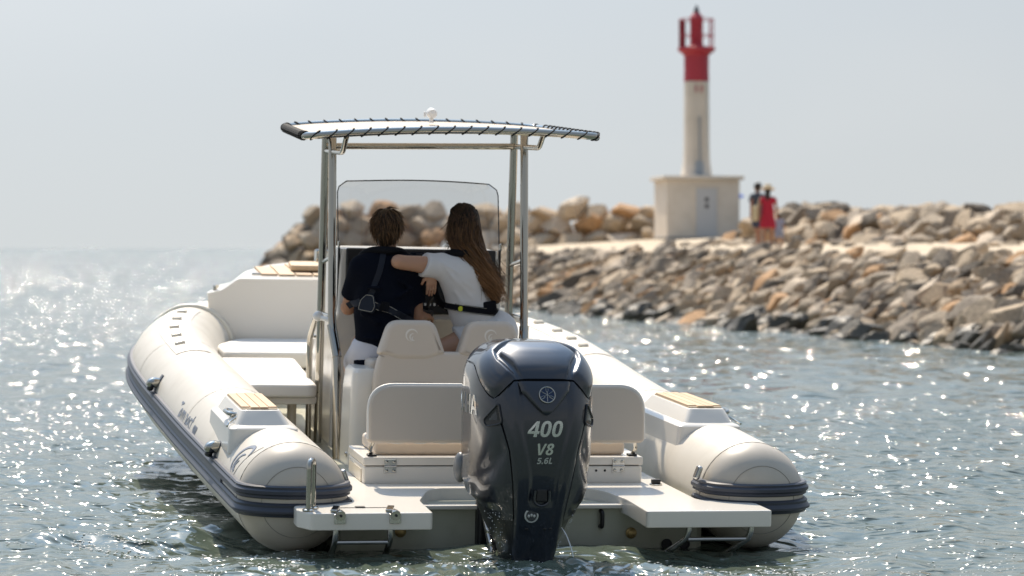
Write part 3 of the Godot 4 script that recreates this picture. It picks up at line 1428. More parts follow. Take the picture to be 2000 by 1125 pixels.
# the crescent emblem of the seats: three sweeping strokes
func emblem(at: Transform3D, size: float, thick := 0.002) -> Shape:
	var s := Shape.new()
	for k in 3:
		var pts := []
		var w := []
		var r: float = [0.5, 0.3, 0.16][k]
		var c: Vector2 = [Vector2(0, 0), Vector2(0.12, -0.14), Vector2(0.16, -0.24)][k]
		var a0: float = [0.35, 1.5, 1.9][k]
		var a1: float = [4.6, 5.0, 5.0][k]
		for i in 17:
			var t := i / 16.0
			var a := lerpf(a0, a1, t)
			pts.append(at * Vector3((c.x + cos(a) * r) * size, (c.y + sin(a) * r) * size, 0))
			w.append(maxf(0.0012, size * [0.075, 0.06, 0.045][k] * sin(PI * clampf(t * 0.9 + 0.08, 0, 1))))
		s.begin()
		var rows := []
		for i in 17:
			var d: Vector3 = (pts[mini(i + 1, 16)] - pts[maxi(i - 1, 0)]).normalized()
			var up := at.basis.z.normalized()
			var sd := d.cross(up)
			rows.append(PackedVector3Array([pts[i] - sd * w[i], pts[i] - sd * w[i] + up * thick, pts[i] + sd * w[i] + up * thick, pts[i] + sd * w[i]]))
		s.loft(rows)
	return s


func build_boat() -> void:
	tube_line()
	boat = thing("inflatable_boat", "cream rigid inflatable boat with grey rub strakes and laced stainless sun top", "boat", boat_frame())
	build_hull()
	for sg in [-1.0, 1.0]:
		build_tube(sg)
	build_stern()
	build_seats()
	build_console()
	build_top()
	build_bow()


func build_hull() -> void:
	var h := Shape.new()
	var rows := []
	for p in [[0.0, 0.97, 0.20, -0.05, -0.42], [-0.02, 1.0, 0.20, -0.05, -0.45], [-2.5, 1.05, 0.12, -0.05, -0.47], [-4.5, 1.02, 0.18, 0.0, -0.42], [-5.6, 0.86, 0.26, 0.08, -0.28], [-6.5, 0.55, 0.34, 0.2, -0.05], [-7.1, 0.2, 0.40, 0.3, 0.2], [-7.3, 0.05, 0.44, 0.4, 0.34]]:
		var w: float = p[1]
		var z: float = p[0]
		rows.append(PackedVector3Array([Vector3(-w, p[2], z), Vector3(-w, p[3], z), Vector3(-w * 0.9, p[3] - 0.02, z), Vector3(-w * 0.45, lerpf(p[3], p[4], 0.55), z), Vector3(0, p[4], z), Vector3(w * 0.45, lerpf(p[3], p[4], 0.55), z), Vector3(w * 0.9, p[3] - 0.02, z), Vector3(w, p[3], z), Vector3(w, p[2], z)]))
	h.loft(rows)
	put("hull", h, M.hull, boat, 25.0)
	# rim of the transom cut-out
	put("transom_rim", Shape.new().box(Vector3(0.02, 0.204, 0.006), Vector3(1.13, 0.022, 0.06), 0.006, 2), M.gelcoat, boat)
	var deck := Shape.new()
	var o := rounded([Vector2(-0.585, 0.515), Vector2(-1.205, 0.515), Vector2(-1.262, 0.40), Vector2(-1.262, 0.25), Vector2(-0.93, 0.14), Vector2(-0.93, -1.0), Vector2(0.93, -1.0), Vector2(0.93, 0.12), Vector2(1.21, 0.24), Vector2(1.215, 0.515), Vector2(0.535, 0.515), Vector2(0.545, 0.09), Vector2(0.50, -0.22), Vector2(0.42, -0.34), Vector2(-0.40, -0.34), Vector2(-0.47, -0.24), Vector2(-0.575, 0.10)], [0.02, 0.02, 0.02, 0.05, 0.05, 0.01, 0.01, 0.05, 0.05, 0.02, 0.02, 0.06, 0.06, 0.05, 0.05, 0.06, 0.06], 4)
	deck.prism(o, 0.088, level(0.166), 0.008, 2)
	put("swim_platform", deck, M.gelcoat, boat)
	# engine well behind the transom rim
	var well := Shape.new()
	well.box(Vector3(0.02, 0.02, -0.20), Vector3(1.14, 0.16, 0.36), 0.01)
	put("well_floor", well, M.gelcoat_cream, boat)
	put("well_wall", Shape.new().box(Vector3(0.02, 0.12, -0.375), Vector3(1.0, 0.20, 0.05), 0.015, 2), M.gelcoat_cream, boat)
	put("well_fitting", Shape.new().lathe([[0.075, 0.0], [0.075, 0.012], [0.055, 0.02], [0.045, 0.012], [0.01, 0.012]], 24, Transform3D(Basis.IDENTITY, Vector3(-0.28, 0.10, -0.14))), M.gelcoat, boat)
	put("cockpit_floor", Shape.new().box(Vector3(0, 0.04, -3.5), Vector3(1.98, 0.08, 5.2), 0.01), M.gelcoat, boat)
	# fittings on the transom
	for p in [[-0.655, 0.075], [0.60, 0.058]]:
		put("drain_plug", Shape.new().lathe([[0.030, 0.0], [0.030, 0.012], [0.021, 0.016], [0.021, 0.026], [0.012, 0.03]], 16, Transform3D(Basis(Vector3.RIGHT, PI / 2), Vector3(p[0], p[1], 0.0))), M.brass, boat)
	put("tow_eye", Shape.new().tube(bend([Vector3(0.43, 0.175, 0), Vector3(0.43, 0.175, 0.035), Vector3(0.43, 0.095, 0.035), Vector3(0.43, 0.095, 0)], 0.02), 0.012, 10), M.black, boat)
	for x in [0.80, 0.90]:
		put("outlet", Shape.new().lathe([[0.030, 0.0], [0.030, 0.006], [0.024, 0.006], [0.022, 0.001]], 18, Transform3D(Basis(Vector3.RIGHT, PI / 2), Vector3(x, -0.005, 0.003))), M.black, boat)


func build_tube(sg: float) -> void:
	var t := holder("buoyancy_tube", boat)
	var rows := []
	for i in range(line.size() - 1, -1, -1):
		var l := on_line(i, sg)
		var row := PackedVector3Array()
		var up: Vector3 = (l[3] as Vector3).cross(l[2]).normalized()
		for k in 40:
			var a := TAU * k / 40
			row.append(l[0] + (l[2] * cos(a) + up * sin(a)) * l[1])
		rows.append(row)
	put("skin", Shape.new().loft(rows, false), M.tube, t, 60.0)
	# the end cap in its own grey cloth
	var e := on_line(0.0, sg)
	rows = []
	for k in 13:
		var a := PI / 2 * k / 12.0
		var row := PackedVector3Array()
		var r: float = e[1] * maxf(0.004, pow(cos(a), 0.85))
		for j in 40:
			var b := TAU * j / 40
			row.append(e[0] + Vector3(cos(b) * r, sin(b) * r, 0.012 + sin(a) * 0.225))
		rows.append(row)
	rows.push_front(PackedVector3Array(rows[0]))
	for j in 40:
		rows[0][j].z = -0.002
	put("end_cap", Shape.new().loft(rows), M.cone, t, 60.0)
	var ring := func(r: float, z: float) -> Array:
		var c := []
		for j in 49:
			var b := TAU * j / 48
			c.append(e[0] + Vector3(cos(b) * r, sin(b) * r, z))
		return c
	put("seam", Shape.new().tube(ring.call(e[1] + 0.0005, 0.012), 0.0018, 6, false), M.seam, t)
	put("seam", Shape.new().tube(ring.call(e[1] * pow(cos(0.95), 0.85) + 0.001, 0.012 + sin(0.95) * 0.225), 0.0016, 6, false), M.seam, t)
	# seams round the tube further forward
	for z in [-2.15, -4.35]:
		var c := []
		for j in 25:
			c.append(on_tube(sg, z, -1.6 + j * 0.16, 0.0004))
		put("seam", Shape.new().tube(c, 0.0012, 5, false), M.tube_patch, t)
		var tape := Shape.new()
		tape.begin()
		var tr := []
		for k in 2:
			var row := PackedVector3Array()
			for j in 25:
				row.append(on_tube(sg, z + 0.002 + k * 0.05, -1.6 + j * 0.16, 0.0016))
			tr.append(row)
		tape.sheet(tr, false)
		tape.end_away(on_line(index_at(z), sg)[0])
		put("seam_tape", tape, M.tube_patch, t, 60.0)
	# rub strakes
	var ridge := [[-0.01, 0.034], [0.010, 0.034], [0.019, 0.028], [0.017, 0.018], [0.029, 0.008], [0.029, -0.008], [0.017, -0.018], [0.019, -0.028], [0.010, -0.034], [-0.01, -0.034]]
	put("rub_strake", strip(contour(sg, 0.055, line.size() - 6.0), ridge), M.strake, t, 28.0)
	var ridge_low := [[-0.01, 0.036], [0.010, 0.036], [0.022, 0.026], [0.020, 0.014], [0.036, -0.004], [0.036, -0.014], [0.018, -0.024], [0.012, -0.036], [-0.01, -0.036]]
	put("rub_strake", strip(contour(sg, -0.035, line.size() - 6.0), ridge_low), M.strake, t, 28.0)
	var mid := contour(sg, 0.01, line.size() - 6.0)
	put("strake_infill", strip(mid.slice(0, mid.size() - 32), [[-0.01, 0.02], [0.009, 0.02], [0.012, 0.0], [0.009, -0.02], [-0.01, -0.02]]), M.strake_grey, t, 28.0)
	# fairleads with their grey straps
	for z in ([-0.87, -3.46] if sg < 0 else [-0.45, -3.0]):
		var f := holder("fairlead", t)
		var l := on_line(index_at(z), sg)
		var along: Vector3 = l[3]
		var strap := Shape.new()
		for k in 1:
			var row_list := []
			for j in 9:
				var a := lerpf(0.13, 0.66, j / 8.0)
				var p := on_tube(sg, z, a, 0.0005)
				var q := on_tube(sg, z, a, 0.008)
				var w := 0.028
				row_list.append(PackedVector3Array([p - along * w, q - along * w * 0.9, q + along * w * 0.9, p + along * w]))
			strap.loft(row_list)
		put("strap", strap, M.strake_grey, f)
		var nrm: Vector3 = (on_tube(sg, z, 0.52, 0.1) - on_tube(sg, z, 0.52, 0.0)).normalized()
		var down: Vector3 = (on_tube(sg, z, 0.30) - on_tube(sg, z, 0.52)).normalized()
		var c := on_tube(sg, z, 0.46, 0.006)
		var horn := Shape.new()
		var rr := []
		for q in [[0.0, 0.036, 0.045], [0.03, 0.038, 0.048], [0.05, 0.034, 0.042], [0.066, 0.022, 0.03], [0.072, 0.01, 0.014]]:
			var row := PackedVector3Array()
			for j in 16:
				var a := TAU * j / 16
				row.append(c + nrm * q[0] + down * (q[0] * 0.35 + sin(a) * q[1]) - along * cos(a) * q[2] - along * q[0] * 0.3)
			rr.append(row)
		horn.loft(rr)
		put("roller_cover", horn, M.steel, f)
		put("mouth", Shape.new().ball(c + nrm * 0.03 + down * 0.052, Vector3(0.024, 0.02, 0.03), 12, 8), M.black_gloss, f)
	# a row of conical grips on a patch near the bow
	var rowz := [-5.72, -5.32, -4.88, -4.47, -4.1]
	var patch := Shape.new()
	patch.begin()
	var pr := []
	for i in 19:
		var row := PackedVector3Array()
		for j in 9:
			row.append(on_tube(sg, -3.75 - i * 0.122, lerpf(1.15, 1.9, j / 8.0), 0.004))
		pr.append(row)
	patch.sheet(pr, false)
	patch.end_away(on_line(index_at(-5.0), sg)[0])
	put("grip_patch", patch, M.tube_patch, t, 60.0)
	for k in 5:
		var z: float = rowz[k]
		var a: float = [1.58, 1.58, 1.5, 1.44, 1.38][k] if sg < 0 else 1.62
		var p := on_tube(sg, z, a, 0.0)
		var n: Vector3 = (on_tube(sg, z, a, 0.1) - p).normalized()
		var al: Vector3 = on_line(index_at(z), sg)[3]
		var ac := al.cross(n).normalized()
		var g := Shape.new()
		var sec := []
		for q in [-0.034, -0.028, 0.028, 0.034]:
			var w := 0.8 if absf(q) > 0.03 else 1.0
			var row := PackedVector3Array()
			for h in [[-0.036, 0.0], [-0.034, 0.010], [-0.022, 0.022], [0.0, 0.028], [0.022, 0.022], [0.034, 0.010], [0.036, 0.0]]:
				row.append(p + ac * q + al * h[0] * w + n * h[1] * w)
			sec.append(row)
		g.loft(sec)
		put("grip", g, M.gelcoat_cream, t)
	# step with a teak top and a cleat
	var st := holder("boarding_step", boat)
	var lift := on_line(index_at(-1.2), sg)
	var cx := -1.325 if sg < 0 else 1.245
	var dz := 0.0 if sg < 0 else -0.14
	var top := 0.640
	var body := Shape.new()
	var quad := func(x0: float, x1: float, z0: float, z1: float, y: float) -> PackedVector3Array:
		var out := PackedVector3Array()
		for q in rounded([Vector2(-x0, z1 + dz), Vector2(x1, z1 + dz), Vector2(x1, z0 + dz), Vector2(-x0, z0 + dz)], 0.035, 3):
			out.append(Vector3(cx + sg * q.x, y, q.y))
		return out
	body.loft([quad.call(0.205, 0.185, -0.50, -1.50, 0.42), quad.call(0.195, 0.175, -0.515, -1.49, 0.548), quad.call(0.185, 0.165, -0.525, -1.48, 0.558), quad.call(0.155, 0.14, -0.56, -1.45, 0.566), quad.call(0.112, 0.108, -0.615, -1.385, top - 0.004), quad.call(0.104, 0.10, -0.625, -1.375, top)])
	put("step_body", body, M.gelcoat, st)
	put("caulking", Shape.new().box(Vector3(cx, top + 0.003, -1.0 + dz), Vector3(0.196, 0.008, 0.70), 0.002), M.caulk, st)
	for k in 4:
		put("plank", Shape.new().box(Vector3(cx + (k - 1.5) * 0.0495, top + 0.009, -1.0 + dz), Vector3(0.0465, 0.012, 0.715 if k in [1, 2] else 0.66), 0.004, 1), M.teak[k % 3], st)
	var cl := Shape.new()
	var ox := cx + sg * 0.135
	var oz := -0.80 + dz
	cl.tube(smooth([Vector3(ox - sg * 0.02, top - 0.035, oz + 0.09), Vector3(ox + sg * 0.02, top - 0.03, oz + 0.085), Vector3(ox + sg * 0.035, top - 0.025, oz), Vector3(ox + sg * 0.02, top - 0.03, oz - 0.085), Vector3(ox - sg * 0.02, top - 0.035, oz - 0.09)], 5), 0.012, 10)
	cl.box(Vector3(ox, top - 0.04, oz), Vector3(0.03, 0.03, 0.13), 0.01, 2)
	put("cleat", cl, M.steel, st)
	put("bail", Shape.new().tube(smooth([Vector3(ox - sg * 0.015, 0.60, -0.66 + dz), Vector3(ox + sg * 0.03, 0.575, -0.62 + dz), Vector3(ox + sg * 0.05, 0.56, -0.56 + dz)], 5), 0.006, 8), M.steel, st)
	if sg < 0:
		# lettering and emblem on the side of the tube
		var to := func(p: Vector3) -> Vector3:
			return on_tube(-1.0, -2.17 + p.x * 0.88 + p.y * 0.25, 0.38 + p.y / 0.305, 0.0012 + p.z)
		lettering("lettering", "Tempest", 0.185, 0.0015, to, M.print_grey, t, false)
		var to2 := func(p: Vector3) -> Vector3:
			return on_tube(-1.0, -1.72 + p.x + p.y * 0.25, 0.35 + p.y / 0.30, 0.0012 + p.z)
		lettering("lettering", "900", 0.078, 0.0015, to2, M.print_grey, t, true)
		var em := emblem(Transform3D(), 1.0, 0.006)
		for i in em.v.size():
			var p := em.v[i]
			em.v[i] = on_tube(-1.0, -0.24 + p.x * 0.20 + p.y * 0.10, 0.63 + p.y * 0.62, 0.0008 + p.z * 0.3)
		put("emblem", em, M.print_grey, t, 30.0)
		var frame := []
		for q in [Vector2(-0.42, 0.26), Vector2(-0.22, 0.21)]:
			frame.append(on_tube(-1.0, q.x, q.y, 0.001))
		for k in 9:
			frame.append(on_tube(-1.0, lerpf(-0.22, -0.06, k / 8.0), lerpf(0.21, 1.05, k / 8.0), 0.001))
		put("seam", Shape.new().tube(frame, 0.0013, 5, false), M.seam, t)


func build_stern() -> void:
	# U shaped grab rail on the platform
	var g := holder("grab_rail", boat)
	put("rail", Shape.new().tube(bend([Vector3(-1.21, 0.25, 0.44), Vector3(-1.21, 0.505, 0.44), Vector3(-1.175, 0.505, 0.36), Vector3(-1.175, 0.25, 0.36)], 0.05, 6), 0.0140, 14), M.steel, g)
	for p in [Vector3(-1.21, 0.256, 0.44), Vector3(-1.175, 0.256, 0.36)]:
		put("flange", Shape.new().lathe([[0.030, 0.0], [0.030, 0.006], [0.02, 0.012]], 16, Transform3D(Basis(), p)), M.steel, g)
	# folding ladders under the platform
	for sg in [-1.0, 1.0]:
		var l := holder("ladder", boat)
		var c: float = -0.92 if sg < 0 else 0.97
		var hw := 0.14 if sg < 0 else 0.17
		for s in [-1.0, 1.0]:
			var x: float = c + s * hw
			var lean := 0.0 if sg < 0 else -0.10
			put("ladder_rail", Shape.new().tube(bend([Vector3(x, 0.20, 0.40), Vector3(x, 0.10, 0.40), Vector3(x + lean - 0.01, -0.02, 0.28), Vector3(x + lean * 1.6 - 0.02, -0.14, 0.02)], 0.09, 6), 0.016, 12), M.steel_dull, l)
		put("rung", Shape.new().bar(Vector3(c - hw, 0.085, 0.385), Vector3(c + hw, 0.085, 0.385), 0.012, 10), M.steel_dull, l)
		if sg < 0:
			put("recess", Shape.new().box(Vector3(c, 0.2555, 0.345), Vector3(hw * 2.0 + 0.02, 0.004, 0.012), 0.0015), M.seam, l)
			put("latch", Shape.new().box(Vector3(c - 0.01, 0.257, 0.338), Vector3(0.05, 0.008, 0.03), 0.002), M.black, l)
			for s in [-1.0, 1.0]:
				var h := holder("hinge_arm", l)
				var x: float = c + s * hw
				put("arm", Shape.new().box(Vector3(x - 0.012, 0.262, 0.43), Vector3(0.036, 0.014, 0.15), 0.005, 2, Basis(Vector3.UP, -0.25)), M.steel, h)
				put("knuckle", Shape.new().lathe([[0.006, -0.022], [0.024, -0.022], [0.026, -0.016], [0.026, 0.016], [0.024, 0.022], [0.006, 0.022]], 18, Transform3D(Basis(Vector3.RIGHT, PI / 2), Vector3(x, 0.245, 0.522))), M.steel, h)
				put("bracket", Shape.new().box(Vector3(x, 0.225, 0.518), Vector3(0.06, 0.05, 0.012), 0.004, 1), M.steel_dull, h)
				put("bolt", Shape.new().lathe([[0.007, 0.0], [0.007, 0.006], [0.003, 0.008]], 10, Transform3D(Basis(Vector3.RIGHT, PI / 2), Vector3(x, 0.245, 0.545))), M.black, h)
	# deck snaps beside the tubes
	for p in [Vector3(-0.965, 0.256, -0.28), Vector3(0.855, 0.256, -0.42)]:
		var s := holder("deck_fitting", boat)
		put("plate", Shape.new().lathe([[0.036, 0.0], [0.036, 0.004], [0.03, 0.007]], 18, Transform3D(Basis(), p)), M.steel, s)
		put("latch", Shape.new().box(p + Vector3(0, 0.018, 0), Vector3(0.05, 0.024, 0.03), 0.006, 2), M.black, s)
	put("tube_fitting", Shape.new().box(Vector3(0.955, 0.385, 0.03), Vector3(0.03, 0.075, 0.05), 0.012, 2, Basis(Vector3.BACK, -0.35)), M.steel_dull, boat)
	put("tube_fitting", Shape.new().box(Vector3(-0.955, 0.365, -0.02), Vector3(0.03, 0.075, 0.05), 0.012, 2, Basis(Vector3.BACK, 0.35)), M.steel_dull, boat)
	# bench locker
	var b := holder("stern_bench", boat)
	put("locker", Shape.new().box(Vector3(0.015, 0.298, -0.76), Vector3(1.57, 0.098, 0.50), 0.012, 2), M.gelcoat, b)
	put("lid", Shape.new().box(Vector3(0.015, 0.375, -0.76), Vector3(1.575, 0.046, 0.505), 0.008, 2), M.gelcoat, b)
	put("locker_core", Shape.new().box(Vector3(0.015, 0.348, -0.76), Vector3(1.54, 0.03, 0.47), 0.004), M.black, b)
	put("side_panel", Shape.new().box(Vector3(-0.7725, 0.292, -0.77), Vector3(0.006, 0.07, 0.40), 0.002), M.gelcoat_cream, b)
	for x in [-0.625, 0.66]:
		var h := holder("hinge", b)
		put("leaf", Shape.new().box(Vector3(x, 0.371, -0.503), Vector3(0.068, 0.034, 0.006), 0.002), M.steel_dull, h)
		put("leaf", Shape.new().box(Vector3(x, 0.328, -0.506), Vector3(0.068, 0.034, 0.006), 0.002), M.steel_dull, h)
		put("pin", Shape.new().bar(Vector3(x - 0.034, 0.350, -0.502), Vector3(x + 0.034, 0.350, -0.502), 0.006, 10), M.steel_dull, h)
		for dx in [-0.02, 0.02]:
			for y in [0.374, 0.325]:
				put("screw", Shape.new().ball(Vector3(x + dx, y, -0.499), Vector3(0.009, 0.009, 0.004), 10, 6), M.steel, h)
	for x in [0.535, 0.585]:
		put("screw", Shape.new().ball(Vector3(x, 0.322, -0.508), Vector3(0.007, 0.007, 0.004), 10, 6), M.black, b)
	put("cushion", Shape.new().box(Vector3(0.01, 0.4355, -0.80), Vector3(1.42, 0.075, 0.42), 0.022, 3), M.vinyl, b)
	var back := Shape.new()
	var lean := Transform3D(Basis(Vector3.RIGHT, -0.13), Vector3(0.015, 0.475, -0.52))
	var o := rounded([Vector2(-0.775, 0), Vector2(0.775, 0), Vector2(0.775, 0.315), Vector2(-0.775, 0.315)], [0.03, 0.03, 0.25, 0.25], 9)
	back.prism(o, 0.085, lean, 0.018, 4)
	put("backrest", back, M.vinyl, b, 40.0)
	var edge := []
	for q in rounded([Vector2(-0.772, 0.02), Vector2(-0.772, 0.313), Vector2(0.772, 0.313), Vector2(0.772, 0.02)], [0.0, 0.25, 0.25, 0.0], 9):
		edge.append(lean * Vector3(q.x, q.y, 0.066))
	put("piping", Shape.new().tube(edge, 0.010, 8), M.piping, b)
	var fold := []
	for k in 41:
		fold.append(lean * Vector3(lerpf(-0.72, 0.72, k / 40.0), 0.004 + 0.004 * sin(k * 1.7) + 0.002 * sin(k * 4.1), 0.06))
	put("welt", Shape.new().tube(fold, 0.007, 6), M.piping, b)
	for sx in [-1.0, 1.0]:
		var h := holder("backrest_bracket", b)
		var x: float = 0.015 + sx * 0.735
		put("stay", Shape.new().tube(smooth([Vector3(x, 0.40, -0.56), Vector3(x + sx * 0.012, 0.44, -0.53), Vector3(x - sx * 0.004, 0.50, -0.50)], 5), 0.011, 8), M.steel, h)
		put("pivot", Shape.new().box(Vector3(x, 0.404, -0.555), Vector3(0.05, 0.014, 0.05), 0.004), M.black, h)


func build_seats() -> void:
	var s := holder("helm_seat", boat)
	var base := Shape.new()
	var rows := []
	for p in [[0.08, 0.60, -2.03, -2.44], [0.60, 0.59, -2.05, -2.42], [0.70, 0.58, -2.06, -2.41], [0.725, 0.565, -2.08, -2.39]]:
		var row := PackedVector3Array()
		for q in rounded([Vector2(-p[1], p[2]), Vector2(p[1], p[2]), Vector2(p[1], p[3]), Vector2(-p[1], p[3])], 0.05, 4):
			row.append(Vector3(q.x, p[0], q.y))
		rows.append(row)
	base.loft(rows)
	put("pedestal", base, M.gelcoat, s)
	put("pedestal_bolt", Shape.new().ball(Vector3(-0.60, 0.20, -2.12), Vector3(0.012, 0.016, 0.016), 10, 6), M.steel, s)
	put("seat_cushion", Shape.new().box(Vector3(0, 0.735, -2.26), Vector3(0.94, 0.08, 0.30), 0.03, 3), M.vinyl, s)
	var lean := Transform3D(Basis(Vector3.RIGHT, -0.10), Vector3(0, 0.40, -1.98))
	var o := rounded([Vector2(-0.475, -0.1), Vector2(0.475, -0.1), Vector2(0.47, 0.30), Vector2(0.43, 0.44), Vector2(-0.43, 0.44), Vector2(-0.47, 0.30)], [0.01, 0.01, 0.06, 0.05, 0.05, 0.06], 5)
	put("backrest", Shape.new().prism(o, 0.12, lean * Transform3D(Basis(), Vector3(0, 0, -0.04)), 0.03, 4), M.vinyl, s, 40.0)
	for sx in [-1.0, 1.0]:
		var c: float = sx * 0.243
		var hr := holder("headrest", s)
		var q := rounded([Vector2(c - 0.205, 0.425), Vector2(c - 0.095, 0.385), Vector2(c + 0.095, 0.385), Vector2(c + 0.205, 0.425), Vector2(c + 0.135, 0.628), Vector2(c - 0.135, 0.628)], [0.02, 0.03, 0.03, 0.02, 0.06, 0.06], 6)
		put("pad", Shape.new().prism(q, 0.15, lean * Transform3D(Basis(), Vector3(0, 0, -0.06)), 0.035, 5), M.vinyl, hr, 40.0)
		put("emblem", emblem(lean * Transform3D(Basis(), Vector3(c - 0.005, 0.535, 0.091)), 0.072, 0.0015), M.emblem, hr, 20.0)
		var groove := []
		for v in [Vector2(c - 0.20, 0.415), Vector2(c - 0.095, 0.378), Vector2(c + 0.095, 0.378), Vector2(c + 0.20, 0.415)]:
			groove.append(lean * Vector3(v.x, v.y, 0.076))
		put("seam", Shape.new().tube(bend(groove, 0.02), 0.003, 6), M.stitch, s)
		var panel := []
		for v in rounded([Vector2(c - 0.15, -0.02), Vector2(c - 0.135, 0.255), Vector2(c + 0.135, 0.255), Vector2(c + 0.15, -0.02)], [0, 0.03, 0.03, 0], 4):
			panel.append(lean * Vector3(v.x, v.y, 0.0795))
		put("stitching", Shape.new().tube(panel, 0.0022, 6), M.stitch, s)


func build_console() -> void:
	var c := holder("console", boat)
	var body := Shape.new()
	var rows := []
	for p in [[0.08, 0.57, -2.98, -4.0], [0.92, 0.56, -2.99, -3.95], [0.99, 0.535, -3.0, -3.9], [1.30, 0.525, -3.02, -3.7], [1.40, 0.515, -3.04, -3.5]]:
		var row := PackedVector3Array()
		for q in rounded([Vector2(-p[1], p[2]), Vector2(p[1], p[2]), Vector2(p[1], p[3]), Vector2(-p[1], p[3])], [0.02, 0.02, 0.16, 0.16], 5):
			row.append(Vector3(q.x, p[0], q.y))
		rows.append(row)
	body.loft(rows)
	put("body", body, M.gelcoat, c)
	put("dashboard", Shape.new().box(Vector3(0, 1.20, -2.995), Vector3(0.98, 0.42, 0.03), 0.012, 2), M.black, c)
	put("screen", Shape.new().box(Vector3(-0.02, 1.29, -2.976), Vector3(0.62, 0.20, 0.012), 0.004, 1), M.screen, c)
	for k in 5:
		put("switch", Shape.new().box(Vector3(0.0 + k * 0.03, 1.055, -2.975), Vector3(0.013, 0.018, 0.012), 0.003, 1), M.plastic_white, c)
	var wheel := holder("steering_wheel", c)
	var wc := Transform3D(Basis(Vector3.RIGHT, -0.5), Vector3(-0.26, 1.10, -2.86))
	var ring := []
	for k in 33:
		ring.append(wc * Vector3(cos(TAU * k / 32) * 0.17, sin(TAU * k / 32) * 0.17, 0))
	put("rim", Shape.new().tube(ring, 0.015, 8, false), M.black, wheel)
	for k in 3:
		put("spoke", Shape.new().bar(wc.origin, wc * Vector3(cos(TAU * k / 3 + 0.5) * 0.17, sin(TAU * k / 3 + 0.5) * 0.17, 0), 0.008, 8), M.steel, wheel)
	put("column", Shape.new().bar(wc.origin, Vector3(-0.26, 1.12, -3.0), 0.03, 12), M.black, wheel)
	var th := holder("throttle", c)
	put("throttle_base", Shape.new().box(Vector3(0.02, 1.0, -2.93), Vector3(0.09, 0.05, 0.12), 0.015, 2), M.black, th)
	put("throttle_lever", Shape.new().tube([Vector3(0.03, 1.01, -2.93), Vector3(0.04, 1.08, -2.90), Vector3(0.06, 1.13, -2.86)], 0.012, 8), M.black, th)
	# recessed foot well under the dash
	put("knee_panel", Shape.new().box(Vector3(0.06, 0.74, -2.965), Vector3(0.62, 0.44, 0.03), 0.03, 3), M.gelcoat_cream, c)
	# windscreen bent round the front
	var glass := Shape.new()
	glass.begin()
	var top := []
	for layer in 2:
		rows = []
		for j in 13:
			var row := PackedVector3Array()
			var t := j / 12.0
			for i in 33:
				var u := i / 32.0 * 2.0 - 1.0
				var w := 0.535 - 0.06 * maxf(0.0, (t - 0.86) / 0.14) * maxf(0.0, (t - 0.86) / 0.14)
				var y := 1.395 + t * (0.435 + 0.018 * (1.0 - u * u))
				var z := -3.06 - t * 0.10 - 0.14 * pow(absf(u), 5.0)
				row.append(Vector3(0.025 + u * w, y, z - layer * 0.006))
			rows.append(row)
		glass.sheet(rows, false)
		if layer == 0:
			top = rows
			glass.end_away(Vector3(0, 1.6, -6))
		else:
			pass
	var only := Shape.new()
	only.begin()
	only.sheet(top, false)
	only.end_away(Vector3(0, 1.6, -6))
	var ws := holder("windscreen", c)
	put("pane", only, M.glass, ws, 60.0)
	var rim := []
	for j in 13:
		rim.append(top[j][0])
	for i in 33:
		rim.append(top[12][i])
	for j in range(12, -1, -1):
		rim.append(top[j][32])
	put("edge", Shape.new().tube(rim, 0.0042, 6), M.black_gloss, ws)
	for sx in [-1.0, 1.0]:
		put("clip", Shape.new().box(Vector3(0.025 + sx * 0.535, 1.42, -3.17), Vector3(0.012, 0.05, 0.03), 0.004), M.steel, ws)
		put("side_trim", Shape.new().box(Vector3(sx * 0.528, 1.20, -3.05), Vector3(0.014, 0.42, 0.03), 0.004), M.black, c)
	# grab rails beside the console
	for sx in [-1.0, 1.0]:
		put("hand_rail", Shape.new().tube(bend([Vector3(sx * 0.60, 0.10, -3.72), Vector3(sx * 0.60, 0.66, -3.72), Vector3(sx * 0.62, 0.80, -3.50), Vector3(sx * 0.62, 0.82, -3.16)], 0.06), 0.018, 12), M.steel, c)
		put("hand_rail", Shape.new().tube(bend([Vector3(sx * 0.66, 0.10, -3.30), Vector3(sx * 0.66, 0.80, -3.34), Vector3(sx * 0.64, 0.98, -3.15), Vector3(sx * 0.62, 0.985, -2.75)], 0.06), 0.019, 12), M.steel, c)


func top_height(x: float, z: float) -> float:
	return 2.180 + 0.030 * x - 0.046 * x * x + (-2.3 - z) * 0.028


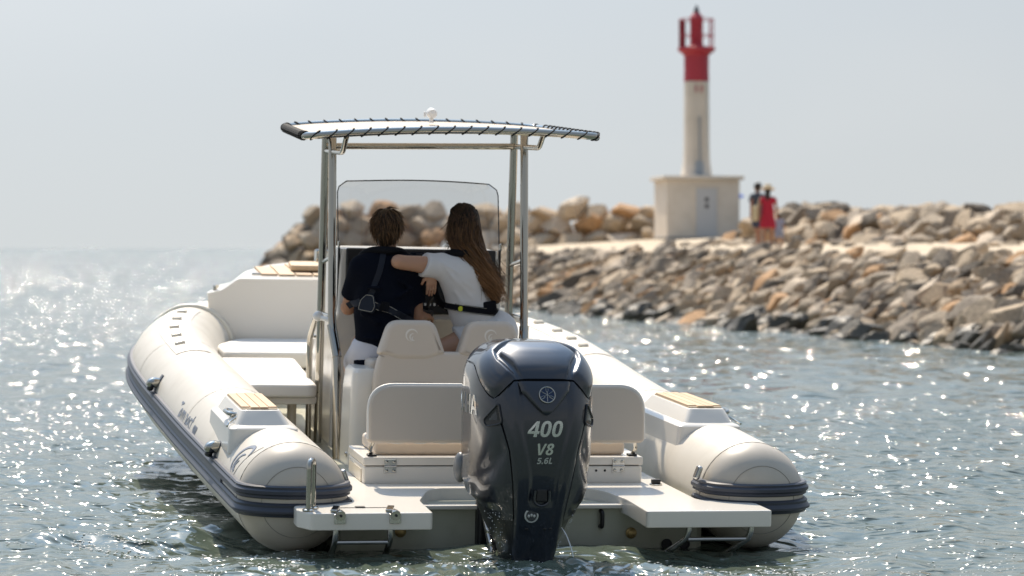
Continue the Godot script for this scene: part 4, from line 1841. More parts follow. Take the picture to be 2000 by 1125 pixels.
func build_top() -> void:
	var t := holder("sun_top", boat)
	# the laced hoop
	var corner := rounded([Vector2(-0.875, -2.30), Vector2(0.985, -2.30), Vector2(0.985, -3.90), Vector2(-0.80, -3.90)], [0.14, 0.14, 0.25, 0.25], 7)
	var hoop := []
	for i in corner.size():
		var a := corner[i]
		var b := corner[(i + 1) % corner.size()]
		var n := maxi(1, int(a.distance_to(b) / 0.08))
		for k in n:
			var q := a.lerp(b, k / float(n))
			hoop.append(Vector3(q.x, top_height(q.x, q.y), q.y))
	hoop.append(hoop[0])
	put("hoop", Shape.new().tube(hoop, 0.0235, 16, false), M.steel, t)
	# canvas laced inside it
	var cv := Shape.new()
	cv.begin()
	var rows := []
	for j in 17:
		var z := lerpf(-2.345, -3.9, j / 16.0)
		var row := PackedVector3Array()
		for i in 33:
			var u := i / 32.0 * 2.0 - 1.0
			var cut := 0.0
			var e := maxf(0.0, 1.0 - minf(j, 16 - j) / 2.2)
			cut = e * e * 0.10
			var x := 0.07 + u * (0.885 - cut)
			row.append(Vector3(x, top_height(x, z) + 0.006 - 0.02 * sin(PI * j / 16.0) * (1.0 - u * u), z))
		rows.append(row)
	cv.sheet(rows, false)
	cv.end_away(Vector3(0, -10, -3))
	put("canvas", cv, M.canvas, t, 60.0)
	# black cord wound round the hoop, close together along the port side
	var cord := Shape.new()
	var length := 0.0
	var next := 0.03
	for i in hoop.size() - 1:
		var a: Vector3 = hoop[i]
		var b: Vector3 = hoop[i + 1]
		var d := a.distance_to(b)
		while next <= length + d:
			var p := a.lerp(b, (next - length) / d)
			var dir := (b - a).normalized()
			var w := dir.cross(Vector3.UP).normalized()
			var tight := p.x < -0.79 and p.z < -2.40 and p.z > -3.70
			var slant := 0.006 if tight else 0.03
			var loop := []
			for k in 15:
				var g := TAU * k / 14.0
				loop.append(p + w * cos(g) * 0.0265 + Vector3.UP * sin(g) * 0.0265 + dir * slant * sin(g))
			cord.tube(loop, 0.0045 if not tight else 0.0055, 6, false)
			next += 0.012 if tight else 0.105
		length += d
	put("lacing", cord, M.cord, t, 60.0)
	for sx in [-1.0, 1.0]:
		var dy: float = sx * 0.03
		put("leg", Shape.new().tube(bend([Vector3(sx * 0.62, 2.14 + dy, -2.84), Vector3(sx * 0.62, 0.95, -2.69), Vector3(sx * 0.595, 0.74, -2.60), Vector3(sx * 0.60, 0.08, -2.50)], 0.10), 0.026, 16), M.steel, t)
		put("leg", Shape.new().tube([Vector3(sx * 0.62, 2.14 + dy, -3.12), Vector3(sx * 0.62, 1.1, -3.14), Vector3(sx * 0.62, 0.08, -3.16)], 0.026, 16), M.steel, t)
		put("leg_socket", Shape.new().tube([Vector3(sx * 0.62, 0.94, -2.69), Vector3(sx * 0.596, 0.745, -2.60)], 0.031, 16), M.steel, t)
		put("tie", Shape.new().bar(Vector3(sx * 0.62, 1.36, -2.75), Vector3(sx * 0.62, 1.31, -3.13), 0.014, 10), M.steel, t)
		put("tie", Shape.new().bar(Vector3(sx * 0.62, 0.97, -2.70), Vector3(sx * 0.62, 0.97, -3.14), 0.018, 10), M.steel, t)
		put("tie", Shape.new().bar(Vector3(sx * 0.615, 0.80, -2.63), Vector3(sx * 0.54, 0.80, -3.0), 0.014, 10), M.steel, t)
		put("bracket", Shape.new().tube(bend([Vector3(sx * 0.62, 2.055 + dy, -3.13), Vector3(sx * 0.62, 2.055 + dy, -2.43), Vector3(sx * 0.62, 2.15 + dy, -2.30)], 0.04), 0.017, 12), M.steel, t)
	put("cross_bar", Shape.new().bar(Vector3(-0.62, 2.055, -3.10), Vector3(0.62, 2.085, -3.10), 0.021, 14), M.steel, t)
	var lamp := holder("search_light", t)
	put("housing", Shape.new().lathe([[0.005, -0.025], [0.03, -0.022], [0.034, -0.01], [0.034, 0.03], [0.028, 0.045], [0.005, 0.05]], 20, Transform3D(Basis(Vector3.RIGHT, PI / 2 + 0.1), Vector3(0.15, 2.29, -3.55))), M.plastic_white, lamp)
	put("stem", Shape.new().lathe([[0.02, 0.0], [0.014, 0.01], [0.012, 0.04]], 14, Transform3D(Basis(), Vector3(0.15, 2.225, -3.55))), M.plastic_white, lamp)
	put("aerial", Shape.new().box(Vector3(0.105, 2.28, -3.55), Vector3(0.014, 0.035, 0.014), 0.004, 1), M.plastic_white, lamp)
	var nav := holder("side_light", t)
	put("dome", Shape.new().ball(Vector3(-0.69, 0.985, -2.80), Vector3(0.034, 0.032, 0.034), 16, 10), M.plastic_white, nav)
	put("stem", Shape.new().bar(Vector3(-0.69, 0.98, -2.80), Vector3(-0.62, 0.965, -2.72), 0.016, 10), M.plastic_white, nav)


func build_bow() -> void:
	var b := holder("bow_locker", boat)
	var rows := []
	var half := [Vector2(1.0, 0.42), Vector2(1.03, 0.895), Vector2(0.935, 0.915), Vector2(0.90, 0.935), Vector2(0.82, 0.995), Vector2(0.79, 1.008)]
	for p in [[-6.10, 1.0, 0.0], [-6.16, 1.0, 0.004], [-6.6, 0.86, 0.035], [-7.05, 0.58, 0.055], [-7.4, 0.28, 0.06], [-7.5, 0.1, 0.05]]:
		var row := PackedVector3Array()
		for k in half.size():
			row.append(Vector3(-half[k].x * p[1], half[k].y + p[2], p[0]))
		for k in range(half.size() - 1, -1, -1):
			row.append(Vector3(half[k].x * p[1], half[k].y + p[2], p[0]))
		rows.append(row)
	put("bulkhead", Shape.new().loft(rows), M.gelcoat, b, 25.0)
	# moulded flange where the tube meets the locker
	for sg in [-1.0, 1.0]:
		var arc := []
		for k in 19:
			var l := on_line(index_at(-6.08), sg)
			var a := lerpf(-0.2, 2.9, k / 18.0)
			var up: Vector3 = (l[3] as Vector3).cross(l[2]).normalized()
			if up.y < 0:
				up = -up
			arc.append(l[0] + (l[2] * cos(a) + up * sin(a)) * (l[1] + 0.004))
		put("tube_flange", Shape.new().tube(arc, 0.022, 10), M.liner, b)
	# teak deck on the bow
	for k in 9:
		var x := (k - 4) * 0.135
		var w := 0.122
		var z1 := -6.28 if absf(x) < 0.5 else -6.30
		var z0 := -7.25 + absf(x) * 0.95
		var pl := Shape.new()
		var row2 := []
		for z in [z1, (z0 + z1) * 0.5, z0]:
			var y := 1.008 + 0.035 * clampf((-6.16 - z) / 0.44, 0.0, 1.0) + 0.02 * clampf((-6.6 - z) / 0.45, 0.0, 1.0) + 0.006
			row2.append(PackedVector3Array([Vector3(x - w / 2, y - 0.01, z), Vector3(x - w / 2, y + 0.012, z), Vector3(x + w / 2, y + 0.012, z), Vector3(x + w / 2, y - 0.01, z)]))
		pl.loft(row2)
		put("plank", pl, M.teak[k % 3], b)
	put("hatch", Shape.new().prism(rounded([Vector2(-0.36, -6.42), Vector2(0.36, -6.42), Vector2(0.30, -7.0), Vector2(-0.30, -7.0)], 0.06, 4), 0.045, level(1.055), 0.012, 2), M.teak[1], b)
	var roller := holder("anchor_roller", b)
	put("cheek", Shape.new().box(Vector3(-0.085, 1.14, -6.95), Vector3(0.012, 0.10, 0.12), 0.004), M.steel, roller)
	put("cheek", Shape.new().box(Vector3(0.0, 1.14, -6.95), Vector3(0.012, 0.10, 0.12), 0.004), M.steel, roller)
	put("roller_bar", Shape.new().bar(Vector3(-0.09, 1.185, -6.95), Vector3(0.005, 1.185, -6.95), 0.014, 12), M.steel, roller)
	put("bow_rail", Shape.new().tube(smooth([Vector3(-0.03, 1.13, -6.85), Vector3(0.04, 1.12, -6.75), Vector3(0.09, 1.07, -6.6)], 5), 0.014, 10), M.steel, roller)
	for sg in [-1.0, 1.0]:
		var cl := holder("cleat", b)
		for dz in [-0.05, 0.05]:
			put("horn", Shape.new().tube(smooth([Vector3(sg * 0.96, 0.905, -6.25 + dz * 0.4), Vector3(sg * 0.96, 0.94, -6.25 + dz * 0.6), Vector3(sg * 0.955, 0.945, -6.25 + dz * 2.0)], 4), 0.013, 8), M.steel, cl)
		put("foot", Shape.new().box(Vector3(sg * 0.96, 0.91, -6.25), Vector3(0.04, 0.014, 0.11), 0.004), M.steel, cl)
	put("deck_clip", Shape.new().box(Vector3(-0.62, 1.03, -6.35), Vector3(0.10, 0.02, 0.03), 0.008, 2), M.steel, b)
	# lounge cushions before the console
	var l := holder("bow_lounge", boat)
	put("bench", Shape.new().box(Vector3(0, 0.25, -5.45), Vector3(1.9, 0.36, 1.1), 0.03, 2), M.gelcoat_cream, l)
	put("bench_groove", Shape.new().box(Vector3(0, 0.33, -4.895), Vector3(1.84, 0.012, 0.02), 0.004), M.stitch, l)
	put("cushion", Shape.new().prism(rounded([Vector2(-1.02, -4.93), Vector2(1.02, -4.93), Vector2(1.03, -5.5), Vector2(0.80, -6.09), Vector2(-0.80, -6.09), Vector2(-1.03, -5.5)], 0.12, 5), 0.115, level(0.445), 0.025, 3), M.sunpad, l, 40.0)
	var tb := holder("side_table", boat)
	put("table_top", Shape.new().prism(rounded([Vector2(-1.08, -2.93), Vector2(-0.66, -2.93), Vector2(-0.575, -4.62), Vector2(-1.08, -4.62)], 0.07, 5), 0.045, level(0.41), 0.01, 2), M.gelcoat, tb, 40.0)
	put("cushion", Shape.new().prism(rounded([Vector2(-1.12, -2.88), Vector2(-0.67, -2.88), Vector2(-0.56, -4.68), Vector2(-1.12, -4.68)], 0.07, 5), 0.085, level(0.458), 0.022, 3), M.sunpad, tb, 40.0)
	put("leg", Shape.new().bar(Vector3(-0.80, 0.08, -3.1), Vector3(-0.80, 0.41, -3.1), 0.03, 16), M.gelcoat_cream, tb)


# ---------------------------------------------------------------- outboard motor
const COWL := [[1.112, 0.02, 0.33, 0.27], [1.104, 0.13, 0.46, 0.14], [1.085, 0.20, 0.56, 0.06], [1.05, 0.253, 0.635, 0.01], [1.003, 0.288, 0.70, -0.02], [0.95, 0.306, 0.75, -0.03], [0.88, 0.311, 0.785, -0.03], [0.79, 0.312, 0.81, -0.03], [0.66, 0.310, 0.815, -0.03], [0.52, 0.308, 0.80, -0.02], [0.42, 0.300, 0.78, 0.02], [0.34, 0.275, 0.755, 0.10], [0.27, 0.248, 0.735, 0.18], [0.15, 0.195, 0.70, 0.25], [0.04, 0.140, 0.67, 0.28], [-0.20, 0.115, 0.64, 0.30], [-0.55, 0.10, 0.62, 0.30]]
const POW := 2.0 / 2.6


func cowl_at(y: float) -> Vector3:
	for i in COWL.size() - 1:
		if y >= COWL[i + 1][0]:
			var a: Array = COWL[i]
			var b: Array = COWL[i + 1]
			var t := clampf((a[0] - y) / (a[0] - b[0]), 0.0, 1.0)
			var p: Array = COWL[maxi(i - 1, 0)]
			var n: Array = COWL[mini(i + 2, COWL.size() - 1)]
			var out := Vector3()
			for k in 3:
				var m0: float = (b[k + 1] - p[k + 1]) / maxf(p[0] - b[0], 1e-4) * (a[0] - b[0])
				var m1: float = (n[k + 1] - a[k + 1]) / maxf(a[0] - n[0], 1e-4) * (a[0] - b[0])
				var t2 := t * t
				var t3 := t2 * t
				out[k] = (2 * t3 - 3 * t2 + 1) * a[k + 1] + (t3 - 2 * t2 + t) * m0 + (-2 * t3 + 3 * t2) * b[k + 1] + (t3 - t2) * m1
			return out
	var z: Array = COWL[COWL.size() - 1]
	return Vector3(z[1], z[2], z[3])


# angle 0 looks aft, grows to starboard
func cowl_point(a: float, y: float) -> Vector3:
	var c := cowl_at(y)
	var zc := 0.36
	var s := sin(a)
	var k := cos(a)
	return Vector3(c.x * signf(s) * pow(absf(s), POW), y, zc + ((c.y - zc) if k > 0 else (zc - c.z)) * signf(k) * pow(absf(k), POW))


func cowl_skin(a: float, y: float, lift: float) -> Vector3:
	var p := cowl_point(a, y)
	var du := cowl_point(a + 0.03, y) - cowl_point(a - 0.03, y)
	var dv := cowl_point(a, minf(y + 0.01, 1.110)) - cowl_point(a, y - 0.01)
	var n := du.cross(dv).normalized()
	if n.dot(p - Vector3(0, y - 0.2 if y > 0.9 else y, 0.36)) < 0:
		n = -n
	return p + n * lift


# the angle at which the aft half reaches that x
func cowl_angle(x: float, y: float) -> float:
	var w := maxf(cowl_at(y).x, 0.001)
	return signf(x) * asin(minf(1.0, pow(minf(1.0, absf(x) / w), 1.0 / POW)))


# half width of the aft panel
func panel_half(y: float) -> float:
	var t := [[0.94, 0.155], [0.905, 0.185], [0.845, 0.232], [0.80, 0.228], [0.70, 0.20], [0.60, 0.172], [0.45, 0.150], [0.25, 0.125], [0.02, 0.105]]
	for i in t.size() - 1:
		if y >= t[i + 1][0]:
			return lerpf(t[i][1], t[i + 1][1], clampf((t[i][0] - y) / (t[i][0] - t[i + 1][0]), 0.0, 1.0))
	return 0.105


# lower edge of the top cowl against the angle
func top_edge(a: float) -> float:
	a = absf(a)
	var a1 := cowl_angle(0.155, 0.94)
	var a2 := cowl_angle(0.235, 0.845)
	if a < a1:
		return lerpf(0.952, 0.943, pow(a / a1, 3.0))
	if a < a2:
		return lerpf(0.943, 0.852, (a - a1) / (a2 - a1))
	return lerpf(0.852, 1.0, smoothstep(a2, 1.5, a))


# a panel of the cowl: rows of (angle, y, lift), its rim turned inwards
func cowl_panel(rows: Array) -> Shape:
	var out := []
	var n: int = rows[0].size()
	for r in range(-1, rows.size() + 1):
		var row := PackedVector3Array()
		for k in range(-1, n + 1):
			var q: Vector3 = rows[clampi(r, 0, rows.size() - 1)][clampi(k, 0, n - 1)]
			var edge := r < 0 or k < 0 or r == rows.size() or k == n
			row.append(cowl_skin(q.x, q.y, q.z - (0.014 if edge else 0.0)))
		out.append(row)
	var s := Shape.new()
	s.begin()
	s.sheet(out, false)
	s.end_away(Vector3(0, 0.55, 0.36))
	return s


func build_motor() -> void:
	var m := thing("outboard_motor", "big dark grey outboard motor with silver 400 on its cowl hung on the boat's transom", "outboard motor", boat_frame() * Transform3D(Basis(), Vector3(-0.085, 0, 0)))
	# inner body, dark in the gaps between the panels
	var rows := []
	for i in 52:
		var y := lerpf(1.098, -0.5, i / 51.0)
		var row := PackedVector3Array()
		for k in 44:
			row.append(cowl_skin(TAU * k / 44.0 + 0.001, y, -0.011))
		rows.append(row)
	put("inner_body", Shape.new().loft(rows), M.cowl_dark, m, 60.0)
	# top cowl with its two ridges
	rows = []
	for i in 40:
		var row := []
		var v := 1.0 - pow(1.0 - i / 39.0, 1.7)
		var ymid := lerpf(0.95, 1.1115, v)
		var w := cowl_at(ymid).x
		var hb := minf(lerpf(0.106, 0.168, clampf((ymid - 0.95) / 0.14, 0.0, 1.0)), w * 0.74)
		var stops := []
		for k in 13:
			stops.append([k / 12.0 * hb, 0.018])
		for k in range(1, 11):
			var u := k / 10.0
			stops.append([hb + u * minf(0.062, w * 0.15), 0.018 * smoothstep(0.30, 0.0, u) + 0.019 * smoothstep(0.55, 0.95, u)])
		var last: float = stops[stops.size() - 1][0]
		var half := []
		for q in stops:
			half.append([cowl_angle(q[0], ymid), q[1]])
		var a_last: float = half[half.size() - 1][0]
		for k in range(1, 31):
			var u := k / 30.0
			half.append([lerpf(a_last, PI, u), 0.019 * smoothstep(0.55, 0.0, u)])
		for k in range(half.size() - 1, -half.size(), -1):
			var h: Array = half[absi(k)]
			var a: float = h[0] * (-1.0 if k > 0 else 1.0)
			var y := lerpf(top_edge(a) + 0.004, 1.1115, v)
			var aft := smoothstep(0.25, 0.5, cowl_point(a, y).z)
			row.append(Vector3(a, y, 0.004 + h[1] * aft * smoothstep(-0.01, 0.06, y - top_edge(a))))
		rows.append(row)
	put("top_cowl", cowl_panel(rows), M.cowl_top, m, 50.0)
	# aft panel with its shield and recess
	rows = []
	for i in 91:
		var y := lerpf(0.944, 0.02, i / 90.0)
		var row := []
		for k in 41:
			var u := k / 40.0 * 2.0 - 1.0
			var x := u * (panel_half(y) - 0.003)
			var yy := y
			if i < 12:
				yy = minf(y, top_edge(cowl_angle(x, y)) - 0.004)
			var ax := absf(x)
			var wi := lerpf(0.062, 0.128, smoothstep(0.42, 0.80, y))
			var rec := smoothstep(wi + 0.012, wi - 0.008, ax) * smoothstep(0.30, 0.36, y)
			row.append(Vector3(cowl_angle(x, yy), yy, 0.004 - 0.013 * rec + 0.008 * smoothstep(0.10, 0.0, absf(ax - panel_half(y) * 0.86) * 3.0) * smoothstep(0.85, 0.6, y)))
		rows.append(row)
	put("aft_panel", cowl_panel(rows), M.cowl, m, 40.0)
	rows = []
	for i in 31:
		var y := lerpf(0.938, 0.782, i / 30.0)
		var ws := 0.004 + lerpf(0.0, 0.118, pow(clampf((y - 0.782) / 0.115, 0.0, 1.0), 0.8)) + 0.01 * smoothstep(0.90, 0.94, y)
		var row := []
		for k in 21:
			var u := k / 20.0 * 2.0 - 1.0
			row.append(Vector3(cowl_angle(u * ws, y), y, 0.006 + 0.014 * smoothstep(0.0, 0.14, 1.0 - absf(u)) * smoothstep(0.780, 0.80, y)))
		rows.append(row)
	put("badge_plate", cowl_panel(rows), M.cowl, m, 40.0)
	# side panels
	for sg in [-1.0, 1.0]:
		rows = []
		for i in 61:
			var v := i / 60.0
			var row := []
			for k in 41:
				var u := k / 40.0
				var y := lerpf(1.0, 0.27, v)
				var a0 := 0.0
				var a := 0.0
				for pass_ in 3:
					a0 = absf(cowl_angle(panel_half(y) + 0.004, y))
					a = lerpf(a0, 2.7, pow(u, 1.15))
					var up := top_edge(a) - 0.005
					var low := lerpf(0.24, 0.36, smoothstep(0.6, 2.0, a))
					y = lerpf(up, low, v)
				var d := 0.004 + 0.012 * smoothstep(0.50, 0.40, y) * smoothstep(0.28, 0.34, y) * smoothstep(a0, a0 + 0.4, a)
				# a scooped flute that runs down and aft
				var f := (y - 0.56) + (a - a0 - 0.25) * 0.28
				d -= 0.012 * exp(-f * f / 0.0035) * smoothstep(a0, a0 + 0.15, a) * smoothstep(1.7, 1.2, a)
				row.append(Vector3(sg * a, y, d))
			rows.append(row)
		put("side_panel", cowl_panel(rows), M.cowl, m, 40.0)
		# triangular intake beside the aft panel
		var tri := [Vector2(0.222, 0.832), Vector2(0.207, 0.735), Vector2(0.268, 0.708), Vector2(0.275, 0.745)]
		var c2 := PackedVector2Array()
		for q in tri:
			c2.append(Vector2(q.x * sg, q.y))
		var loop := []
		for q in rounded(Array(c2), 0.016, 4):
			loop.append(cowl_skin(cowl_angle(q.x, q.y), q.y, 0.008))
		loop.append(loop[0])
		put("intake_rim", Shape.new().tube(loop, 0.0055, 8, false), M.cowl_dark, m)
		var face := Shape.new()
		face.begin()
		face.fan(PackedVector3Array(loop.slice(0, -1)), false)
		face.end_away(Vector3(0, 0.6, 0.36))
		put("intake", face, M.black_gloss, m, 60.0)
	# side lettering reads along the flank
	var to := func(p: Vector3) -> Vector3:
		var y := 0.785 + p.y + (p.x + 0.25) * 0.03
		var z := 0.285 + p.x
		var a := 0.0
		var zc := 0.36
		var c := cowl_at(y)
		var r := (z - zc) / ((c.y - zc) if z > zc else (zc - c.z))
		a = acos(clampf(signf(r) * pow(absf(r), 1.0 / POW), -0.99, 0.99))
		return cowl_skin(-a, y, 0.0055 + p.z)
	lettering("lettering", "YAMAHA", 0.135, 0.002, to, M.chrome_print, m)
	# silver figures on the aft panel
	var flat := func(cx: float, y: float, lean: float, lift: float) -> Callable:
		return func(p: Vector3) -> Vector3:
			var x: float = cx + p.x + p.y * lean
			var yy: float = y + p.y
			return cowl_skin(cowl_angle(x, yy), yy, lift + p.z)
	lettering("lettering", "400", 0.110, 0.003, flat.call(0.0, 0.712, 0.2, -0.0075), M.chrome_print, m)
	lettering("lettering", "V8", 0.080, 0.003, flat.call(0.0, 0.610, 0.2, -0.0075), M.chrome_print, m)
	lettering("lettering", "5.6L", 0.042, 0.002, flat.call(0.002, 0.552, 0.2, -0.0075), M.print_silver, m)
	# round badge with three crossed forks
	var bd := holder("badge", m)
	var bc := cowl_skin(0.0, 0.876, 0.0225)
	var nb := (cowl_skin(0.0, 0.876, 0.1) - bc).normalized()
	var bt := Transform3D(Basis(Vector3.RIGHT, nb.cross(Vector3.RIGHT).normalized(), nb), bc)
	put("disc", Shape.new().lathe([[0.04, -0.004], [0.042, 0.001], [0.036, 0.003]], 32, bt * Transform3D(Basis(Vector3.RIGHT, PI / 2), Vector3.ZERO)), M.badge_blue, bd)
	var ring := []
	for k in 41:
		ring.append(bt * Vector3(cos(TAU * k / 40) * 0.040, sin(TAU * k / 40) * 0.040, 0.003))
	put("ring", Shape.new().tube(ring, 0.0032, 8, false), M.steel, bd)
	for k in 3:
		var turn := bt * Transform3D(Basis(Vector3.BACK, TAU * k / 3), Vector3(0, 0, 0.004))
		var f := Shape.new()
		f.bar(turn * Vector3(0, -0.008, 0), turn * Vector3(0, 0.016, 0), 0.0016, 6)
		for s in [-1, 1]:
			f.tube([turn * Vector3(0, 0.014, 0), turn * Vector3(s * 0.0055, 0.019, 0), turn * Vector3(s * 0.0055, 0.035, 0)], 0.0015, 6)
		f.bar(turn * Vector3(0, -0.008, 0), turn * Vector3(0, -0.034, 0), 0.0018, 6)
		put("fork", f, M.steel, bd)
	# tow eye recess and lower round seal
	put("latch_recess", Shape.new().box(cowl_skin(0.0, 0.372, -0.012), Vector3(0.062, 0.072, 0.03), 0.012, 2), M.black, m)
	put("latch_lip", Shape.new().tube(smooth([cowl_skin(cowl_angle(-0.036, 0.40), 0.40, -0.004), cowl_skin(cowl_angle(-0.036, 0.345), 0.345, 0.004), cowl_skin(0.0, 0.325, 0.008), cowl_skin(cowl_angle(0.036, 0.345), 0.345, 0.004), cowl_skin(cowl_angle(0.036, 0.40), 0.40, -0.004)], 5), 0.008, 8), M.cowl, m)
	var sc := cowl_skin(cowl_angle(-0.045, 0.272), 0.272, 0.006)
	var sl := holder("seal", m)
	put("disc", Shape.new().lathe([[0.036, 0.0], [0.036, 0.002], [0.033, 0.003]], 28, Transform3D(Basis(Vector3.RIGHT, PI / 2), sc)), M.print_silver, sl)
	put("disc_face", Shape.new().lathe([[0.028, 0.0], [0.028, 0.0045], [0.02, 0.005]], 28, Transform3D(Basis(Vector3.RIGHT, PI / 2), sc)), M.cowl, sl)
	for k in 3:
		put("mark", Shape.new().ball(sc + Vector3((k - 1) * 0.014, 0.003 - absf(k - 1) * 0.004, 0.005), Vector3(0.006, 0.008, 0.002), 10, 6), M.print_silver, sl)
	for x in [-0.06, 0.03, 0.06]:
		put("recess", Shape.new().ball(cowl_skin(cowl_angle(x, 0.20), 0.20, 0.0), Vector3(0.012, 0.009, 0.008), 10, 6), M.black, m)
	# leg, bracket and the knob on its flank
	put("mid_section", Shape.new().box(Vector3(0, 0.02, 0.18), Vector3(0.22, 0.56, 0.34), 0.03, 2), M.black, m)
	put("clamp_bracket", Shape.new().box(Vector3(0, 0.10, 0.03), Vector3(0.34, 0.34, 0.10), 0.02, 2), M.black, m)
	for k in 4:
		put("bracket_bolt", Shape.new().ball(Vector3(-0.19 + k * 0.02, 0.20 - k * 0.07, 0.35 - k * 0.02), Vector3(0.016, 0.016, 0.016), 10, 6), M.steel_dull, m)
	put("trim_ram", Shape.new().bar(Vector3(-0.15, 0.24, 0.10), Vector3(-0.12, -0.12, 0.36), 0.022, 12), M.steel_dull, m)
	put("rigging_cap", Shape.new().ball(Vector3(-0.302, 0.44, 0.20), Vector3(0.035, 0.08, 0.06), 18, 12), M.plastic_grey, m)
	put("water_jet", Shape.new().tube(smooth([Vector3(0.125, 0.205, 0.66), Vector3(0.15, 0.16, 0.70), Vector3(0.172, 0.08, 0.74), Vector3(0.185, -0.02, 0.77)], 6), 0.0028, 6), M.jet, m)
	# beads of water on the lower cowl
	var drops := Shape.new()
	for k in 90:
		var y := rng.randf_range(0.05, 0.42)
		var a := rng.randf_range(0.75, 1.25) * (-1.0 if k % 3 else 1.0)
		drops.ball(cowl_skin(a, y, 0.004), Vector3.ONE * rng.randf_range(0.0015, 0.0035), 5, 3)
	var dr := put("water_drops", drops, M.jet, m, 180.0)
	dr.set_meta("kind", "stuff")


# ---------------------------------------------------------------- the two people aboard
# a strap laid over a body: points on it, each with the direction away from it
func strap(points: Array, outs: Array, width: float, thick: float, lift := 0.002) -> Shape:
	var rows := []
	var n := points.size()
	for i in n:
		var t: Vector3 = (points[mini(i + 1, n - 1)] - points[maxi(i - 1, 0)]).normalized()
		var o: Vector3 = outs[i]
		var w := t.cross(o).normalized() * width * 0.5
		var p: Vector3 = points[i] + o * lift
		rows.append(PackedVector3Array([p - w - o * 0.004, p - w * 0.98 + o * thick, p + w * 0.98 + o * thick, p + w - o * 0.004]))
	return Shape.new().loft(rows)


# points of a strap over the back of a body, between places given as (x, y)
func over_back(b: Body, way: Array, n: int, z0 := -1.9) -> Array:
	var pts := []
	var outs := []
	for i in way.size() - 1:
		for k in n:
			var q: Vector2 = way[i].lerp(way[i + 1], k / float(n))
			pts.append(b.hit(Vector3(q.x, q.y, z0), Vector3(0, 0, -1)))
	var l: Vector2 = way[way.size() - 1]
	pts.append(b.hit(Vector3(l.x, l.y, z0), Vector3(0, 0, -1)))
	for p in pts:
		outs.append(slope(b, p))
	return [pts, outs]


func slope(b: Body, p: Vector3) -> Vector3:
	var e := 0.004
	return Vector3(b.at(p + Vector3(e, 0, 0)) - b.at(p - Vector3(e, 0, 0)), b.at(p + Vector3(0, e, 0)) - b.at(p - Vector3(0, e, 0)), b.at(p + Vector3(0, 0, e)) - b.at(p - Vector3(0, 0, e))).normalized()


# tapering locks of hair: each a list of points, with root and tip colours
func locks(list: Array, r0: float, c0: Color, c1: Color, reach: float) -> ArrayMesh:
	var s := Shape.new()
	for l in list:
		var pts: Array = l
		var n := pts.size()
		var tone := rng.randf_range(0.7, 1.25)
		var shift := rng.randf_range(-0.18, 0.18)
		var first := s.v.size()
		var r := r0 * rng.randf_range(0.7, 1.3)
		for i in n:
			var t := i / float(n - 1)
			var d: Vector3 = (pts[mini(i + 1, n - 1)] - pts[maxi(i - 1, 0)]).normalized()
			var a := d.cross(Vector3(0.3, 0.2, 1.0)).normalized()
			var b := d.cross(a)
			var rr := r * (1.0 - 0.82 * t * t)
			s.tint = (c0.lerp(c1, clampf((t + shift) / reach, 0.0, 1.0)) * tone)
			s.tint.a = 1.0
			for k in 4:
				var g := TAU * k / 4
				s.point(pts[i] + a * cos(g) * rr * 1.5 + b * sin(g) * rr * 0.7)
		for i in n - 1:
			for k in 4:
				var q := first + i * 4 + k
				var w := first + i * 4 + (k + 1) % 4
				s.quad(q, q + 4, w + 4, w)
	s.mark = 0
	return s.mesh(180.0)


# an open or curled hand: palm at the wrist, pointing along d with its back towards n
func add_hand(b: Body, wrist: Vector3, d: Vector3, n: Vector3, curl: float, side: float, scale := 1.0) -> void:
	d = d.normalized()
	n = (n - d * n.dot(d)).normalized()
	var w := d.cross(n).normalized() * side
	var palm := wrist + d * 0.085 * scale
	b.limb(wrist - d * 0.015, wrist + d * 0.02, 0.024 * scale, 0.024 * scale, 0.012, n, 1.35)
	for k in 4:
		var o := w * (k - 1.5) * 0.0195 * scale
		b.limb(wrist + d * 0.012 + o * 0.6, palm + o, 0.0145 * scale, 0.012 * scale, 0.012, n, 1.15)
	for k in 4:
		var o := w * (k - 1.5) * 0.0205 * scale
		var long: float = [0.82, 0.97, 1.0, 0.88][k] * scale
		var p := palm + o
		var dir := d
		for j in 3:
			var step: float = [0.040, 0.026, 0.021][j] * long
			dir = (dir - n * curl * (0.5 + 0.25 * j)).normalized()
			var q := p + dir * step
			b.limb(p, q, (0.0098 - j * 0.0008) * scale, (0.009 - j * 0.0009) * scale, 0.003)
			p = q
	var tp := wrist + d * 0.03 * scale - w * 0.026 * scale
	var t1 := tp + (d * 0.7 - w * 0.75 - n * 0.3).normalized() * 0.038 * scale
	b.limb(tp, t1, 0.0145 * scale, 0.0115 * scale, 0.01)
	b.limb(t1, t1 + (d - w * 0.25 - n * (0.3 + curl)).normalized() * 0.032 * scale, 0.011 * scale, 0.009 * scale, 0.004)


